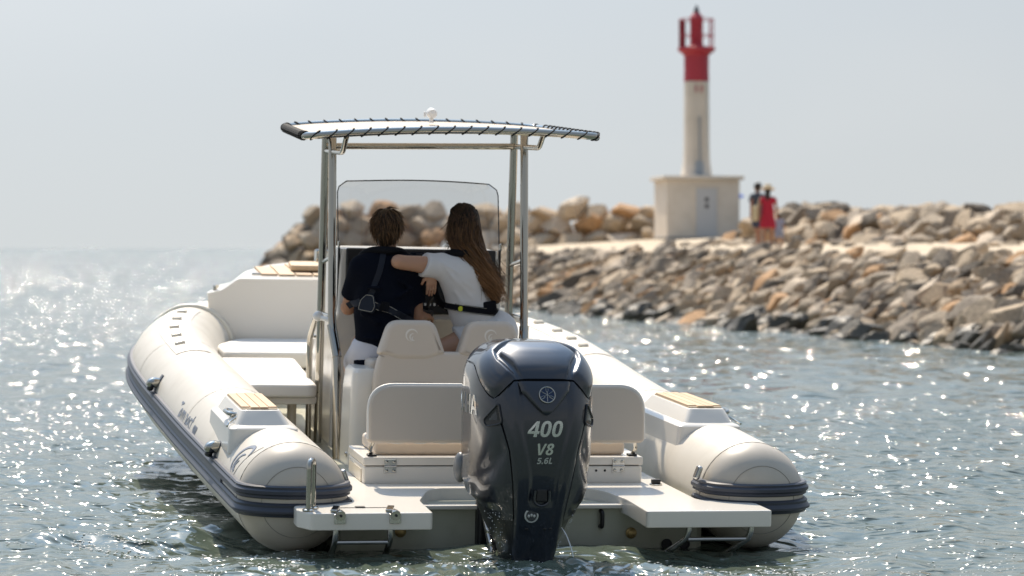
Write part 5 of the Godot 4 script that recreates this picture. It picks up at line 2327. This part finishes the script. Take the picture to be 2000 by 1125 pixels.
# head with its face towards f
func add_head(b: Body, c: Vector3, f: Vector3, s := 1.0) -> void:
	f = f.normalized()
	var side := f.cross(Vector3.UP).normalized()
	var up := side.cross(f).normalized()
	b.limb(c + up * 0.03 * s - f * 0.018 * s, c + up * 0.025 * s + f * 0.02 * s, 0.088 * s, 0.080 * s, 0.02, side, 1.13)
	b.limb(c - up * 0.035 * s + f * 0.035 * s, c - up * 0.085 * s + f * 0.055 * s, 0.060 * s, 0.034 * s, 0.03, side, 1.05)
	b.limb(c + up * 0.018 * s + f * 0.092 * s, c - up * 0.022 * s + f * 0.112 * s, 0.010 * s, 0.015 * s, 0.012)
	for k in [-1.0, 1.0]:
		b.limb(c + side * k * 0.015 * s + up * 0.03 * s + f * 0.085 * s, c + side * k * 0.045 * s + up * 0.028 * s + f * 0.074 * s, 0.011 * s, 0.010 * s, 0.012)
		b.limb(c + side * k * 0.035 * s - up * 0.02 * s + f * 0.065 * s, c + side * k * 0.03 * s - up * 0.03 * s + f * 0.07 * s, 0.022 * s, 0.02 * s, 0.02)
		b.limb(c + side * k * 0.079 * s + up * 0.012 * s - f * 0.004 * s, c + side * k * 0.081 * s - up * 0.028 * s + f * 0.002 * s, 0.013 * s, 0.009 * s, 0.006, side, 1.7)
	for y in [-0.050, -0.060]:
		b.limb(c + up * y * s + f * 0.094 * s - side * 0.018 * s, c + up * y * s + f * 0.094 * s + side * 0.018 * s, 0.0065 * s, 0.0065 * s, 0.006)


func add_eyes(root: Node3D, c: Vector3, f: Vector3, s := 1.0) -> void:
	f = f.normalized()
	var side := f.cross(Vector3.UP).normalized()
	var up := side.cross(f).normalized()
	for k in [-1.0, 1.0]:
		put("eye", Shape.new().ball(c + side * k * 0.031 * s + up * 0.010 * s + f * 0.080 * s, Vector3.ONE * 0.0115 * s, 12, 8), M.plastic_white, root)
		put("pupil", Shape.new().ball(c + side * k * 0.031 * s + up * 0.010 * s + f * 0.0888 * s, Vector3.ONE * 0.0048 * s, 8, 6), M.black_gloss, root)


func build_crew() -> void:
	build_helmsman()
	build_woman()


func build_helmsman() -> void:
	var root := thing("person", "person with short brown hair in navy polo shirt and white shorts at the helm", "person", boat_frame())
	var hip := Vector3(-0.345, 0.86, -2.40)
	var face := Vector3(0.42, -0.06, -1.0).normalized()
	var head := Vector3(-0.318, 1.553, -2.47)
	var sl := Vector3(-0.492, 1.315, -2.43)
	var sr := Vector3(-0.165, 1.325, -2.43)
	var el := Vector3(-0.540, 1.06, -2.56)
	var er := Vector3(-0.125, 1.02, -2.47)
	var hl := Vector3(-0.44, 1.13, -2.80)
	var hr := Vector3(-0.01, 0.99, -2.78)
	var skin := Body.new()
	add_head(skin, head, face)
	skin.limb(Vector3(-0.337, 1.37, -2.43), head - Vector3(0, 0.05, -0.005), 0.062, 0.058, 0.03)
	skin.limb(hip + Vector3(0, 0.05, 0), Vector3(-0.34, 1.24, -2.42), 0.125, 0.135, 0.05, Vector3.BACK, 1.4)
	skin.limb(sl + Vector3(0.04, 0, 0), sr - Vector3(0.04, 0, 0), 0.055, 0.055, 0.05)
	for a in [[sl, el, hl, -1.0], [sr, er, hr, 1.0]]:
		skin.limb(a[0], a[1], 0.054, 0.044, 0.03)
		skin.limb(a[1], a[2], 0.042, 0.028, 0.02)
	for s in [-1.0, 1.0]:
		var h := hip + Vector3(s * 0.10, -0.02, -0.05)
		var k := Vector3(-0.335 + s * 0.12, 0.66, -2.80)
		var an := Vector3(-0.335 + s * 0.11, 0.18, -2.72)
		skin.limb(h, k, 0.085, 0.060, 0.03)
		skin.limb(k, an, 0.058, 0.036, 0.02)
		skin.limb(an + Vector3(0, -0.04, 0.03), an + Vector3(0, -0.065, -0.15), 0.034, 0.026, 0.02)
	var fine := Body.new()
	add_hand(fine, hl, Vector3(0.3, 0.1, -1), Vector3(-0.2, 1, 0.2), 0.9, 1.0)
	add_hand(fine, hr, Vector3(0.2, 0.1, -1), Vector3(0.2, 1, 0.2), 0.9, -1.0)
	var body := skin.net(0.010)
	join(body, fine.net(0.004))
	put("body", body, M.skin_tan, root, 180.0)
	add_eyes(root, head, face)
	# polo shirt
	var shirt := Body.new()
	var hem := [Vector3(0, 0.755, 0), Vector3(0.0, -1, 0.05).normalized()]
	shirt.limb(Vector3(-0.345, 0.74, -2.40), Vector3(-0.34, 1.08, -2.405), 0.176, 0.172, 0.05, Vector3.BACK, 1.38, hem)
	shirt.limb(Vector3(-0.34, 1.05, -2.405), Vector3(-0.343, 1.26, -2.42), 0.174, 0.170, 0.05, Vector3.BACK, 1.32)
	shirt.limb(sl + Vector3(0.055, -0.01, 0), sr + Vector3(-0.055, -0.01, 0), 0.083, 0.083, 0.07)
	shirt.limb(Vector3(-0.40, 1.36, -2.42), Vector3(-0.28, 1.36, -2.42), 0.062, 0.062, 0.05)
	for a in [[sl, el], [sr, er]]:
		var d: Vector3 = (a[1] - a[0]).normalized()
		var end: Vector3 = a[0].lerp(a[1], 0.72)
		shirt.limb(a[0] + Vector3(0, 0.005, 0), a[0].lerp(a[1], 0.95), 0.069, 0.068, 0.045, Vector3.ZERO, 1.0, [end, d])
	# soft creases
	for k in 9:
		var y := 0.84 + k * 0.052
		var s := -1.0 if k % 2 else 1.0
		shirt.limb(Vector3(-0.34 + s * 0.06, y, -2.268), Vector3(-0.34 + s * 0.15, y + 0.05 * (1 - k % 3), -2.30), 0.010, 0.006, 0.035)
	put("polo_shirt", shirt.net(0.010), M.navy, root, 180.0)
	var sh := Body.new()
	sh.limb(hip + Vector3(-0.045, -0.055, 0.0), hip + Vector3(0.06, -0.055, 0.0), 0.124, 0.124, 0.04)
	for s in [-1.0, 1.0]:
		sh.limb(hip + Vector3(s * 0.09, -0.05, -0.02), Vector3(-0.335 + s * 0.12, 0.68, -2.76), 0.104, 0.086, 0.05, Vector3.ZERO, 1.0, [Vector3(-0.345 + s * 0.14, 0.70, -2.70), Vector3(0, -0.2, -1).normalized()])
	put("shorts", sh.net(0.012), M.shorts_cloth, root, 180.0)
	# inflatable life jacket: collar, back strap, pad and belt
	var lj := holder("life_jacket", root)
	put("collar", Shape.new().tube(smooth([Vector3(-0.47, 1.22, -2.58), Vector3(-0.475, 1.35, -2.52), Vector3(-0.44, 1.415, -2.42), Vector3(-0.335, 1.428, -2.352), Vector3(-0.235, 1.412, -2.42), Vector3(-0.20, 1.35, -2.52), Vector3(-0.205, 1.22, -2.58)], 7), 0.026, 12, true, 1.3), M.harness, lj, 60.0)
	var w := over_back(shirt, [Vector2(-0.362, 1.42), Vector2(-0.395, 1.30), Vector2(-0.452, 1.135)], 6)
	put("back_strap", strap(w[0], w[1], 0.036, 0.004), M.harness_grey, lj)
	w = over_back(shirt, [Vector2(-0.555, 1.075), Vector2(-0.50, 1.115)], 5)
	put("belt", strap(w[0], w[1], 0.042, 0.005), M.harness_grey, lj)
	w = over_back(shirt, [Vector2(-0.42, 1.095), Vector2(-0.33, 1.07), Vector2(-0.23, 1.02), Vector2(-0.17, 0.99)], 5)
	put("belt", strap(w[0], w[1], 0.046, 0.005), M.harness_grey, lj)
	for off in [-0.020, 0.020]:
		var th := []
		for i in w[0].size():
			th.append(w[0][i] + Vector3(0, off, 0) + w[1][i] * 0.0075)
		put("stitching", Shape.new().tube(th, 0.0013, 5), M.thread, lj)
	w = over_back(shirt, [Vector2(-0.395, 1.095), Vector2(-0.335, 1.085)], 4)
	put("buckle", strap(w[0], w[1], 0.060, 0.013), M.harness, lj)
	var pc := shirt.hit(Vector3(-0.455, 1.10, -1.9), Vector3(0, 0, -1))
	var pn := slope(shirt, pc)
	var px := Vector3.UP.cross(pn).normalized()
	var pt := Transform3D(Basis(px, pn.cross(px), pn), pc + pn * 0.0)
	put("back_pad", Shape.new().prism(rounded([Vector2(-0.062, -0.045), Vector2(0.045, -0.058), Vector2(0.06, -0.02), Vector2(0.032, 0.055), Vector2(-0.022, 0.06), Vector2(-0.056, 0.02)], 0.012, 3), 0.022, pt, 0.007, 2), M.harness_grey, lj)
	var rim := []
	for q in rounded([Vector2(-0.056, -0.040), Vector2(0.041, -0.052), Vector2(0.054, -0.018), Vector2(0.029, 0.050), Vector2(-0.020, 0.054), Vector2(-0.050, 0.018)], 0.01, 3):
		rim.append(pt * Vector3(q.x, q.y, 0.0225))
	rim.append(rim[0])
	put("stitching", Shape.new().tube(rim, 0.0012, 5, false), M.thread, lj)
	# hair
	var cap := Body.new()
	var sd := face.cross(Vector3.UP).normalized()
	cap.limb(head + Vector3(0, 0.038, 0) - face * 0.026, head + Vector3(0, 0.036, 0) + face * 0.004, 0.096, 0.088, 0.02, sd, 1.1)
	cap.limb(head + Vector3(0, -0.01, 0) - face * 0.038, head + Vector3(0, -0.085, 0) - face * 0.034, 0.078, 0.052, 0.03, sd, 1.05)
	var hair := holder("hair", root)
	var hm := cap.net(0.006)
	hm.co.fill(Color(0.03, 0.017, 0.009))
	put("hair_mass", hm, M.hair, hair, 180.0)
	var list := []
	var crown := head + Vector3(0, 0.10, 0) - face * 0.05
	for k in 620:
		var d := Vector3(rng.randfn(), rng.randfn() * 0.8 + 0.25, rng.randfn()).normalized()
		if d.dot(face) > 0.55 and d.y < 0.45:
			continue
		var p := head + Vector3(0, 0.03, 0) - face * 0.02 + d * 0.25
		var root_p := cap.hit(p, -d, 0.4)
		var n := slope(cap, root_p)
		var flow := (Vector3(0, -1.0, 0) + (root_p - crown).normalized() * 1.2 + Vector3(rng.randfn(), rng.randfn(), rng.randfn()) * 0.35 + Vector3(0.35, 0, 0)).normalized()
		flow = (flow - n * flow.dot(n) * 0.9).normalized()
		var pts := []
		var q := root_p - n * 0.004
		var len := rng.randf_range(0.035, 0.085)
		var curl := Vector3(rng.randfn(), rng.randfn(), rng.randfn()) * 0.25
		for i in 7:
			pts.append(q)
			var out := 0.22 if i < 2 else 0.03
			q += (flow + n * out + curl * (i / 6.0)).normalized() * len / 6.0
			flow = (flow + Vector3(0, -0.10, 0)).normalized()
			var dep := cap.at(q)
			if dep < 0.003:
				q += slope(cap, q) * (0.003 - dep)
		list.append(pts)
	put("strands", locks(list, 0.0022, Color(0.018, 0.010, 0.006), Color(0.15, 0.085, 0.042), 1.0), M.hair, hair)


func join(a: Shape, b: Shape) -> void:
	var f := a.v.size()
	a.v.append_array(b.v)
	a.co.append_array(b.co)
	a.uv.append_array(b.uv)
	for i in b.ix:
		a.ix.append(i + f)


func build_woman() -> void:
	var root := thing("person", "person in white top with long dark hair, leaning with one arm round the helmsman", "person", boat_frame())
	var hip := Vector3(0.315, 0.93, -2.42)
	var waist := Vector3(0.215, 1.085, -2.42)
	var chest := Vector3(0.145, 1.25, -2.40)
	var head := Vector3(0.150, 1.585, -2.47)
	var face := Vector3(-0.25, -0.08, -1.0).normalized()
	var sl := Vector3(-0.015, 1.352, -2.39)
	var sr := Vector3(0.275, 1.315, -2.42)
	var el := Vector3(-0.283, 1.366, -2.275)
	var wl := Vector3(-0.058, 1.305, -2.37)
	var er := Vector3(0.35, 1.09, -2.58)
	var wr := Vector3(0.24, 1.06, -2.80)
	var skin := Body.new()
	add_head(skin, head, face, 0.95)
	skin.limb(Vector3(0.14, 1.37, -2.41), head - Vector3(0, 0.05, 0), 0.052, 0.048, 0.025)
	skin.limb(hip, waist, 0.130, 0.105, 0.05, Vector3.BACK, 1.3)
	skin.limb(waist, chest, 0.105, 0.125, 0.05, Vector3.BACK, 1.3)
	skin.limb(sl + Vector3(0.04, -0.01, 0), sr - Vector3(0.04, 0.01, 0), 0.046, 0.046, 0.04)
	skin.limb(sl, el, 0.045, 0.039, 0.02)
	skin.limb(el, wl, 0.040, 0.026, 0.02)
	skin.limb(sr, er, 0.045, 0.036, 0.02)
	skin.limb(er, wr, 0.036, 0.024, 0.02)
	# one thigh across the seat, the other down to the deck
	skin.limb(Vector3(0.25, 0.90, -2.42), Vector3(0.02, 0.815, -2.40), 0.085, 0.062, 0.03)
	skin.limb(Vector3(0.02, 0.815, -2.40), Vector3(0.03, 0.74, -2.70), 0.058, 0.040, 0.02)
	skin.limb(Vector3(0.38, 0.90, -2.46), Vector3(0.36, 0.52, -2.62), 0.090, 0.060, 0.03)
	skin.limb(Vector3(0.36, 0.52, -2.62), Vector3(0.36, 0.16, -2.55), 0.056, 0.036, 0.02)
	skin.limb(Vector3(0.36, 0.13, -2.52), Vector3(0.36, 0.11, -2.72), 0.032, 0.024, 0.02)
	var fine := Body.new()
	add_hand(fine, wl, Vector3(0.08, -1.0, -0.10), Vector3(0.35, 0.1, 1.0), 0.22, -1.0, 0.92)
	add_hand(fine, wr, Vector3(-0.2, 0.0, -1), Vector3(0, 1, 0.2), 0.5, -1.0, 0.92)
	var body := skin.net(0.010)
	join(body, fine.net(0.0036))
	put("body", body, M.skin, root, 180.0)
	add_eyes(root, head, face, 0.95)
	# white blouse
	var top := Body.new()
	top.limb(Vector3(0.235, 1.03, -2.42), waist + Vector3(-0.005, 0.02, 0), 0.142, 0.136, 0.04, Vector3.BACK, 1.3, [Vector3(0.25, 0.985, 0), Vector3(0.25, -1, 0).normalized()])
	top.limb(waist, chest + Vector3(0.005, 0.02, 0), 0.134, 0.150, 0.05, Vector3.BACK, 1.28)
	top.limb(sl + Vector3(0.05, -0.012, 0), sr + Vector3(-0.045, -0.012, 0), 0.072, 0.070, 0.06)
	var dl := (el - sl).normalized()
	top.limb(sl, sl.lerp(el, 0.75), 0.062, 0.070, 0.04, Vector3.ZERO, 1.0, [sl.lerp(el, 0.34), (dl + Vector3(0.0, 0.22, 0)).normalized()])
	top.limb(sl + Vector3(0.0, -0.035, 0), sl.lerp(el, 0.4) + Vector3(0, -0.035, 0), 0.055, 0.05, 0.04, Vector3.ZERO, 1.0, [sl.lerp(el, 0.30), (dl + Vector3(0.0, 0.35, 0)).normalized()])
	top.limb(sr, sr.lerp(er, 0.8), 0.062, 0.062, 0.04, Vector3.ZERO, 1.0, [sr.lerp(er, 0.55), (er - sr).normalized()])
	for f in [[0.02, 1.33, 0.15, 1.20], [0.06, 1.28, 0.20, 1.14], [0.09, 1.18, 0.14, 1.11], [0.14, 1.24, 0.28, 1.16], [0.12, 1.12, 0.24, 1.11], [0.0, 1.36, 0.10, 1.30]]:
		var a := top.hit(Vector3(f[0], f[1], -1.9), Vector3(0, 0, -1))
		var b := top.hit(Vector3(f[2], f[3], -1.9), Vector3(0, 0, -1))
		top.limb(a - Vector3(0, 0, 0.004), b - Vector3(0, 0, 0.004), 0.007, 0.004, 0.016)
	put("blouse", top.net(0.009), M.white_cloth, root, 180.0)
	var tr := Body.new()
	tr.limb(hip + Vector3(-0.06, 0.0, 0), hip + Vector3(0.05, -0.01, 0), 0.132, 0.140, 0.05, Vector3.BACK, 1.1, [Vector3(0.26, 1.035, 0), Vector3(-0.25, 1, 0).normalized()])
	tr.limb(Vector3(0.39, 0.93, -2.44), Vector3(0.37, 0.60, -2.58), 0.118, 0.080, 0.05)
	tr.limb(Vector3(0.25, 0.91, -2.42), Vector3(0.08, 0.84, -2.42), 0.108, 0.090, 0.05, Vector3.ZERO, 1.0, [Vector3(0.135, 0.87, -2.42), Vector3(-1, -0.4, 0).normalized()])
	for f in [[0.20, 1.0, 0.24, 0.90], [0.27, 1.0, 0.30, 0.92], [0.36, 1.0, 0.40, 0.93]]:
		var a := tr.hit(Vector3(f[0], f[1], -1.9), Vector3(0, 0, -1))
		var b := tr.hit(Vector3(f[2], f[3], -1.9), Vector3(0, 0, -1))
		tr.limb(a - Vector3(0, 0, 0.003), b - Vector3(0, 0, 0.003), 0.009, 0.006, 0.02)
	put("trousers", tr.net(0.010), M.white_cloth, root, 180.0)
	# belt of the life jacket
	var lj := holder("life_jacket", root)
	var pts := []
	var outs := []
	var ax := Vector3(0.16, 1.0, 0.0).normalized()
	var bc := Vector3(0.215, 1.072, -2.42)
	var e0 := Vector3(1, -0.02, 0).normalized()
	e0 = (e0 - ax * e0.dot(ax) * 0.7).normalized()
	var e1 := Vector3(0, 0, 1)
	for k in 41:
		var a := TAU * k / 40
		var d := e0 * cos(a) + e1 * sin(a)
		var h := top.hit(bc + d * 0.4, -d, 0.4)
		pts.append(h)
		outs.append(d)
	put("belt", strap(pts, outs, 0.046, 0.007, 0.0), M.harness, lj)
	for off in [-0.019, 0.019]:
		var th := []
		for i in range(0, 22):
			th.append(pts[i] + ax * off + outs[i] * 0.0085)
		put("stitching", Shape.new().tube(th, 0.0011, 5), M.thread, lj)
	var bp := top.hit(Vector3(0.125, 1.078, -1.9), Vector3(0, 0, -1))
	put("button", Shape.new().lathe([[0.0165, 0.0], [0.0165, 0.004], [0.012, 0.006]], 18, Transform3D(Basis(Vector3.RIGHT, PI / 2), bp + Vector3(0, 0, 0.007))), M.lime, lj)
	put("pouch", Shape.new().box(top.hit(Vector3(0.31, 1.09, -1.9), Vector3(0, 0, -1)) + Vector3(0, 0, 0.008), Vector3(0.085, 0.075, 0.03), 0.012, 2, Basis(Vector3.BACK, 0.15)), M.harness, lj)
	put("collar", Shape.new().tube(smooth([Vector3(0.0, 1.20, -2.56), Vector3(0.01, 1.34, -2.50), Vector3(0.05, 1.405, -2.40), Vector3(0.145, 1.42, -2.34), Vector3(0.24, 1.395, -2.40), Vector3(0.27, 1.32, -2.50), Vector3(0.27, 1.18, -2.56)], 7), 0.028, 12, true, 1.2), M.harness, lj, 60.0)
	put("front_panel", Shape.new().tube(smooth([Vector3(0.01, 1.34, -2.52), Vector3(0.0, 1.22, -2.55), Vector3(0.03, 1.11, -2.54), Vector3(0.10, 1.06, -2.53)], 6), 0.035, 10, true, 0.6), M.harness, lj, 60.0)
	# long hair: a full mass that falls to the right, with loose locks
	var hair := holder("hair", root)
	var mass := Body.new()
	var sd := face.cross(Vector3.UP).normalized()
	mass.limb(head + Vector3(0, 0.035, 0) - face * 0.022, head + Vector3(0, 0.03, 0) + face * 0.006, 0.098, 0.090, 0.02, sd, 1.08)
	var way := [head + Vector3(0.004, 0.0, 0.045), head + Vector3(0.015, -0.11, 0.065), head + Vector3(0.07, -0.23, 0.10), head + Vector3(0.145, -0.35, 0.115), head + Vector3(0.205, -0.45, 0.115)]
	var rad := [0.090, 0.082, 0.078, 0.062, 0.03]
	for i in 4:
		mass.limb(way[i], way[i + 1], rad[i], rad[i + 1], 0.03, Vector3.BACK, 1.25)
	var hm := mass.net(0.007)
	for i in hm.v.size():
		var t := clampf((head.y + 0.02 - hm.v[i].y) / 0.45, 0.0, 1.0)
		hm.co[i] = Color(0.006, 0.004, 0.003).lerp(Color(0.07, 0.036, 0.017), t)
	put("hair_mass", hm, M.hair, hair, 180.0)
	var list := []
	var loose := []
	for k in 760:
		var pts2 := []
		var a := rng.randf_range(-1.0, 1.0)
		var b := rng.randf_range(-0.75, 1.0)
		var long := rng.randf_range(0.62, 1.06)
		var wave := rng.randf_range(0.0, TAU)
		var amp := rng.randf_range(0.004, 0.019)
		var start := head + Vector3(0, 0.05, -0.01) - face * 0.02 + (sd * a * 0.7 + Vector3.UP * rng.randf_range(0.2, 1.0) - face * rng.randf_range(-0.1, 0.9)).normalized() * 0.094
		for i in 15:
			var t := i / 14.0
			var f := t * long * 4.0
			var j := mini(int(f), 3)
			var c: Vector3 = way[j].lerp(way[j + 1], minf(f - j, 1.15))
			var r: float = lerpf(rad[j], rad[j + 1], minf(f - j, 1.0)) * 1.05 + 0.012
			var ang := a * 1.35
			var p := c + Vector3(sin(ang) * r * 1.02, 0, maxf(cos(ang), -0.2) * r * 0.84 * (0.55 + 0.45 * absf(b)))
			p = start.lerp(p, smoothstep(0.0, 0.32, t))
			p += Vector3(sin(wave + t * 9.0), 0.3 * sin(wave * 2.0 + t * 6.0), cos(wave + t * 8.0)) * amp * (0.4 + 1.6 * t)
			if t < 0.35:
				var dep := mass.at(p)
				if dep < 0.004:
					p += slope(mass, p) * (0.004 - dep)
			pts2.append(p)
		list.append(pts2)
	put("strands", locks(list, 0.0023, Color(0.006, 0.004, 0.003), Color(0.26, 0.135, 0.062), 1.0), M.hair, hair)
	for k in 90:
		var pts2 := []
		var q := head + Vector3(rng.randf_range(-0.088, -0.05), rng.randf_range(-0.06, 0.07), rng.randf_range(-0.03, 0.05))
		var d := Vector3(rng.randf_range(-0.35, 0.05), -1.0, rng.randf_range(-0.1, 0.2))
		var turn := rng.randf_range(-0.12, 0.10)
		for i in 10:
			pts2.append(q)
			q += d.normalized() * rng.randf_range(0.011, 0.016)
			d += Vector3(turn + rng.randfn() * 0.06, 0, rng.randfn() * 0.06)
		loose.append(pts2)
	for k in 110:
		var pts2 := []
		var q: Vector3 = way[3] + Vector3(rng.randf_range(-0.06, 0.075), rng.randf_range(-0.05, 0.16), rng.randf_range(0.0, 0.05))
		var d := Vector3(rng.randf_range(0.1, 0.9), -1.0, rng.randf_range(-0.2, 0.3))
		var turn := rng.randf_range(-0.12, 0.16)
		for i in 10:
			pts2.append(q)
			q += d.normalized() * rng.randf_range(0.010, 0.015)
			d += Vector3(turn, 0, rng.randfn() * 0.05)
		loose.append(pts2)
	put("loose_strands", locks(loose, 0.0013, Color(0.06, 0.034, 0.02), Color(0.20, 0.115, 0.06), 1.0), M.hair, hair)


# ---------------------------------------------------------------- people on the breakwater
func walker(label: String, at: Vector3, yaw: float, tall: float, wear: Array) -> Node3D:
	var s := tall / 1.72
	var root := thing("person", label, "person", Transform3D(Basis(Vector3.UP, yaw) * Basis.from_scale(Vector3.ONE * s), at), "people strolling on the breakwater path")
	var b := Body.new()
	var head := Vector3(0, 1.60, -0.02)
	add_head(b, head, Vector3(0, 0, -1))
	b.limb(Vector3(0, 1.38, 0), head - Vector3(0, 0.05, 0), 0.055, 0.05, 0.03)
	b.limb(Vector3(0, 0.95, 0), Vector3(0, 1.28, 0), 0.125, 0.135, 0.05, Vector3.BACK, 1.4)
	b.limb(Vector3(-0.15, 1.37, 0), Vector3(0.15, 1.37, 0), 0.055, 0.055, 0.04)
	for k in [-1.0, 1.0]:
		var step: float = k * 0.12
		b.limb(Vector3(k * 0.19, 1.36, 0), Vector3(k * 0.245, 1.10, 0.02 - step * 0.4), 0.047, 0.04, 0.02)
		b.limb(Vector3(k * 0.245, 1.10, 0.02 - step * 0.4), Vector3(k * 0.24, 0.86, -0.08 - step), 0.038, 0.026, 0.02)
		b.limb(Vector3(k * 0.24, 0.86, -0.08 - step), Vector3(k * 0.24, 0.77, -0.11 - step), 0.030, 0.02, 0.02, Vector3.RIGHT, 1.6)
		b.limb(Vector3(k * 0.09, 0.92, 0), Vector3(k * 0.095, 0.50, step * -0.8), 0.088, 0.058, 0.04)
		b.limb(Vector3(k * 0.095, 0.50, step * -0.8), Vector3(k * 0.09, 0.09, step * -0.9 + 0.05), 0.055, 0.036, 0.02)
		b.limb(Vector3(k * 0.09, 0.045, step * -0.9 + 0.07), Vector3(k * 0.095, 0.028, step * -0.9 - 0.12), 0.036, 0.026, 0.02)
	put("body", b.net(0.018), M.skin_tan, root, 180.0)
	for w in wear:
		var c := Body.new()
		var kind: String = w[0]
		match kind:
			"dress", "shirt":
				c.limb(Vector3(0, 1.05, 0), Vector3(0, 1.29, 0), 0.150, 0.158, 0.05, Vector3.BACK, 1.35)
				c.limb(Vector3(-0.13, 1.365, 0), Vector3(0.13, 1.365, 0), 0.072, 0.072, 0.06)
				for k in [-1.0, 1.0]:
					c.limb(Vector3(k * 0.18, 1.36, 0), Vector3(k * 0.24, 1.16, 0), 0.062, 0.06, 0.04, Vector3.ZERO, 1.0, [Vector3(k * 0.225, 1.22 if kind == "shirt" else 1.28, 0), Vector3(k * 0.25, -1, 0).normalized()])
				if kind == "dress":
					c.limb(Vector3(0, 1.05, 0), Vector3(0, 0.62, 0), 0.150, 0.225, 0.06, Vector3.BACK, 1.2, [Vector3(0, 0.58, 0), Vector3.DOWN])
				else:
					c.limb(Vector3(0, 1.05, 0), Vector3(0, 0.86, 0), 0.152, 0.165, 0.06, Vector3.BACK, 1.3, [Vector3(0, 0.86, 0), Vector3.DOWN])
			"shorts":
				c.limb(Vector3(-0.05, 0.92, 0), Vector3(0.05, 0.92, 0), 0.125, 0.125, 0.05)
				for k in [-1.0, 1.0]:
					c.limb(Vector3(k * 0.09, 0.90, 0), Vector3(k * 0.1, 0.50, k * -0.09), 0.108, 0.092, 0.03, Vector3.ZERO, 1.0, [Vector3(0, 0.55, 0), Vector3.DOWN])
			"hair":
				c.limb(head + Vector3(0, 0.04, 0.03), head + Vector3(0, 0.035, 0.0), 0.098, 0.09, 0.02)
				c.limb(head + Vector3(0, 0.0, 0.04), head + Vector3(0, -0.06, 0.05), 0.08, 0.06, 0.03)
			"long_hair":
				c.limb(head + Vector3(0, 0.04, 0.03), head + Vector3(0, 0.035, 0.0), 0.098, 0.09, 0.02)
				c.limb(head + Vector3(0, 0.0, 0.04), head + Vector3(0, -0.22, 0.09), 0.085, 0.06, 0.03)
			"sun_hat":
				var h := Shape.new().lathe([[0.20, -0.015], [0.205, 0.0], [0.115, 0.03], [0.108, 0.09], [0.075, 0.125], [0.01, 0.132]], 24, Transform3D(Basis(Vector3.RIGHT, -0.15), head + Vector3(0, 0.055, 0.01)))
				put("sun_hat", h, w[1], root)
				continue
			"bag":
				put("beach_bag", Shape.new().box(Vector3(-0.34, 0.98, 0.02), Vector3(0.16, 0.42, 0.34), 0.06, 3), w[1], root)
				put("bag_strap", Shape.new().tube(smooth([Vector3(-0.30, 1.15, -0.10), Vector3(-0.20, 1.42, 0.0), Vector3(-0.30, 1.15, 0.14)], 6), 0.014, 8), w[1], root)
				continue
		put({"dress": "dress", "shirt": "shirt", "shorts": "shorts", "hair": "hair", "long_hair": "hair"}[kind], c.net(0.018), w[1], root, 180.0)
	return root


func build_walkers() -> void:
	var red := mat(Color(0.42, 0.012, 0.035), 0.8)
	var slate := mat(Color(0.055, 0.075, 0.10), 0.85)
	var straw := mat(Color(0.62, 0.50, 0.33), 0.85)
	var canvas := mat(Color(0.55, 0.47, 0.30), 0.85)
	var dark := mat(Color(0.02, 0.014, 0.01), 0.5)
	var pale := mat(Color(0.30, 0.36, 0.48), 0.85)
	var denim := mat(Color(0.05, 0.06, 0.09), 0.85)
	walker("person in short red dress and straw hat with a beach bag", Vector3(6.78, 1.55, -66.5), -0.15, 1.66, [["dress", red], ["long_hair", dark], ["sun_hat", straw], ["bag", canvas]])
	walker("person with short dark hair in slate shirt walking just behind the red dress", Vector3(6.62, 1.56, -67.6), 0.5, 1.78, [["shirt", slate], ["shorts", denim], ["hair", dark]])
	walker("small child in pale blue clothes beside the red dress", Vector3(7.14, 1.55, -67.0), -0.4, 0.95, [["shirt", pale], ["shorts", pale], ["hair", dark]])
	var p := thing("parasol", "tilted blue parasol showing beside the lighthouse base building", "parasol", Transform3D(Basis(Vector3.BACK, 0.35), Vector3(8.75, 2.3, -96.5)))
	var blue := mat(Color(0.08, 0.16, 0.50), 0.8)
	blue.backlight_enabled = true
	blue.backlight = Color(0.4, 0.4, 0.5)
	var c := Shape.new()
	var rows := []
	for i in 7:
		var a := i / 6.0
		var row := PackedVector3Array()
		for k in 32:
			var g := TAU * k / 32
			var r := 0.62 * sin(a * 1.25) / sin(1.25) * (1.0 - 0.04 * absf(sin(g * 4.0)) * a)
			row.append(Vector3(cos(g) * maxf(r, 0.004), 1.42 - 0.30 * a * a, sin(g) * maxf(r, 0.004)))
		rows.append(row)
	for i in range(6, -1, -1):
		var row := PackedVector3Array()
		for q in rows[i]:
			row.append(q - Vector3(0, 0.006, 0))
		rows.append(row)
	c.loft(rows, false)
	put("canopy", c, blue, p, 60.0)
	put("pole", Shape.new().bar(Vector3(0, -0.5, 0), Vector3(0, 1.45, 0), 0.018, 8), M.plastic_white, p)
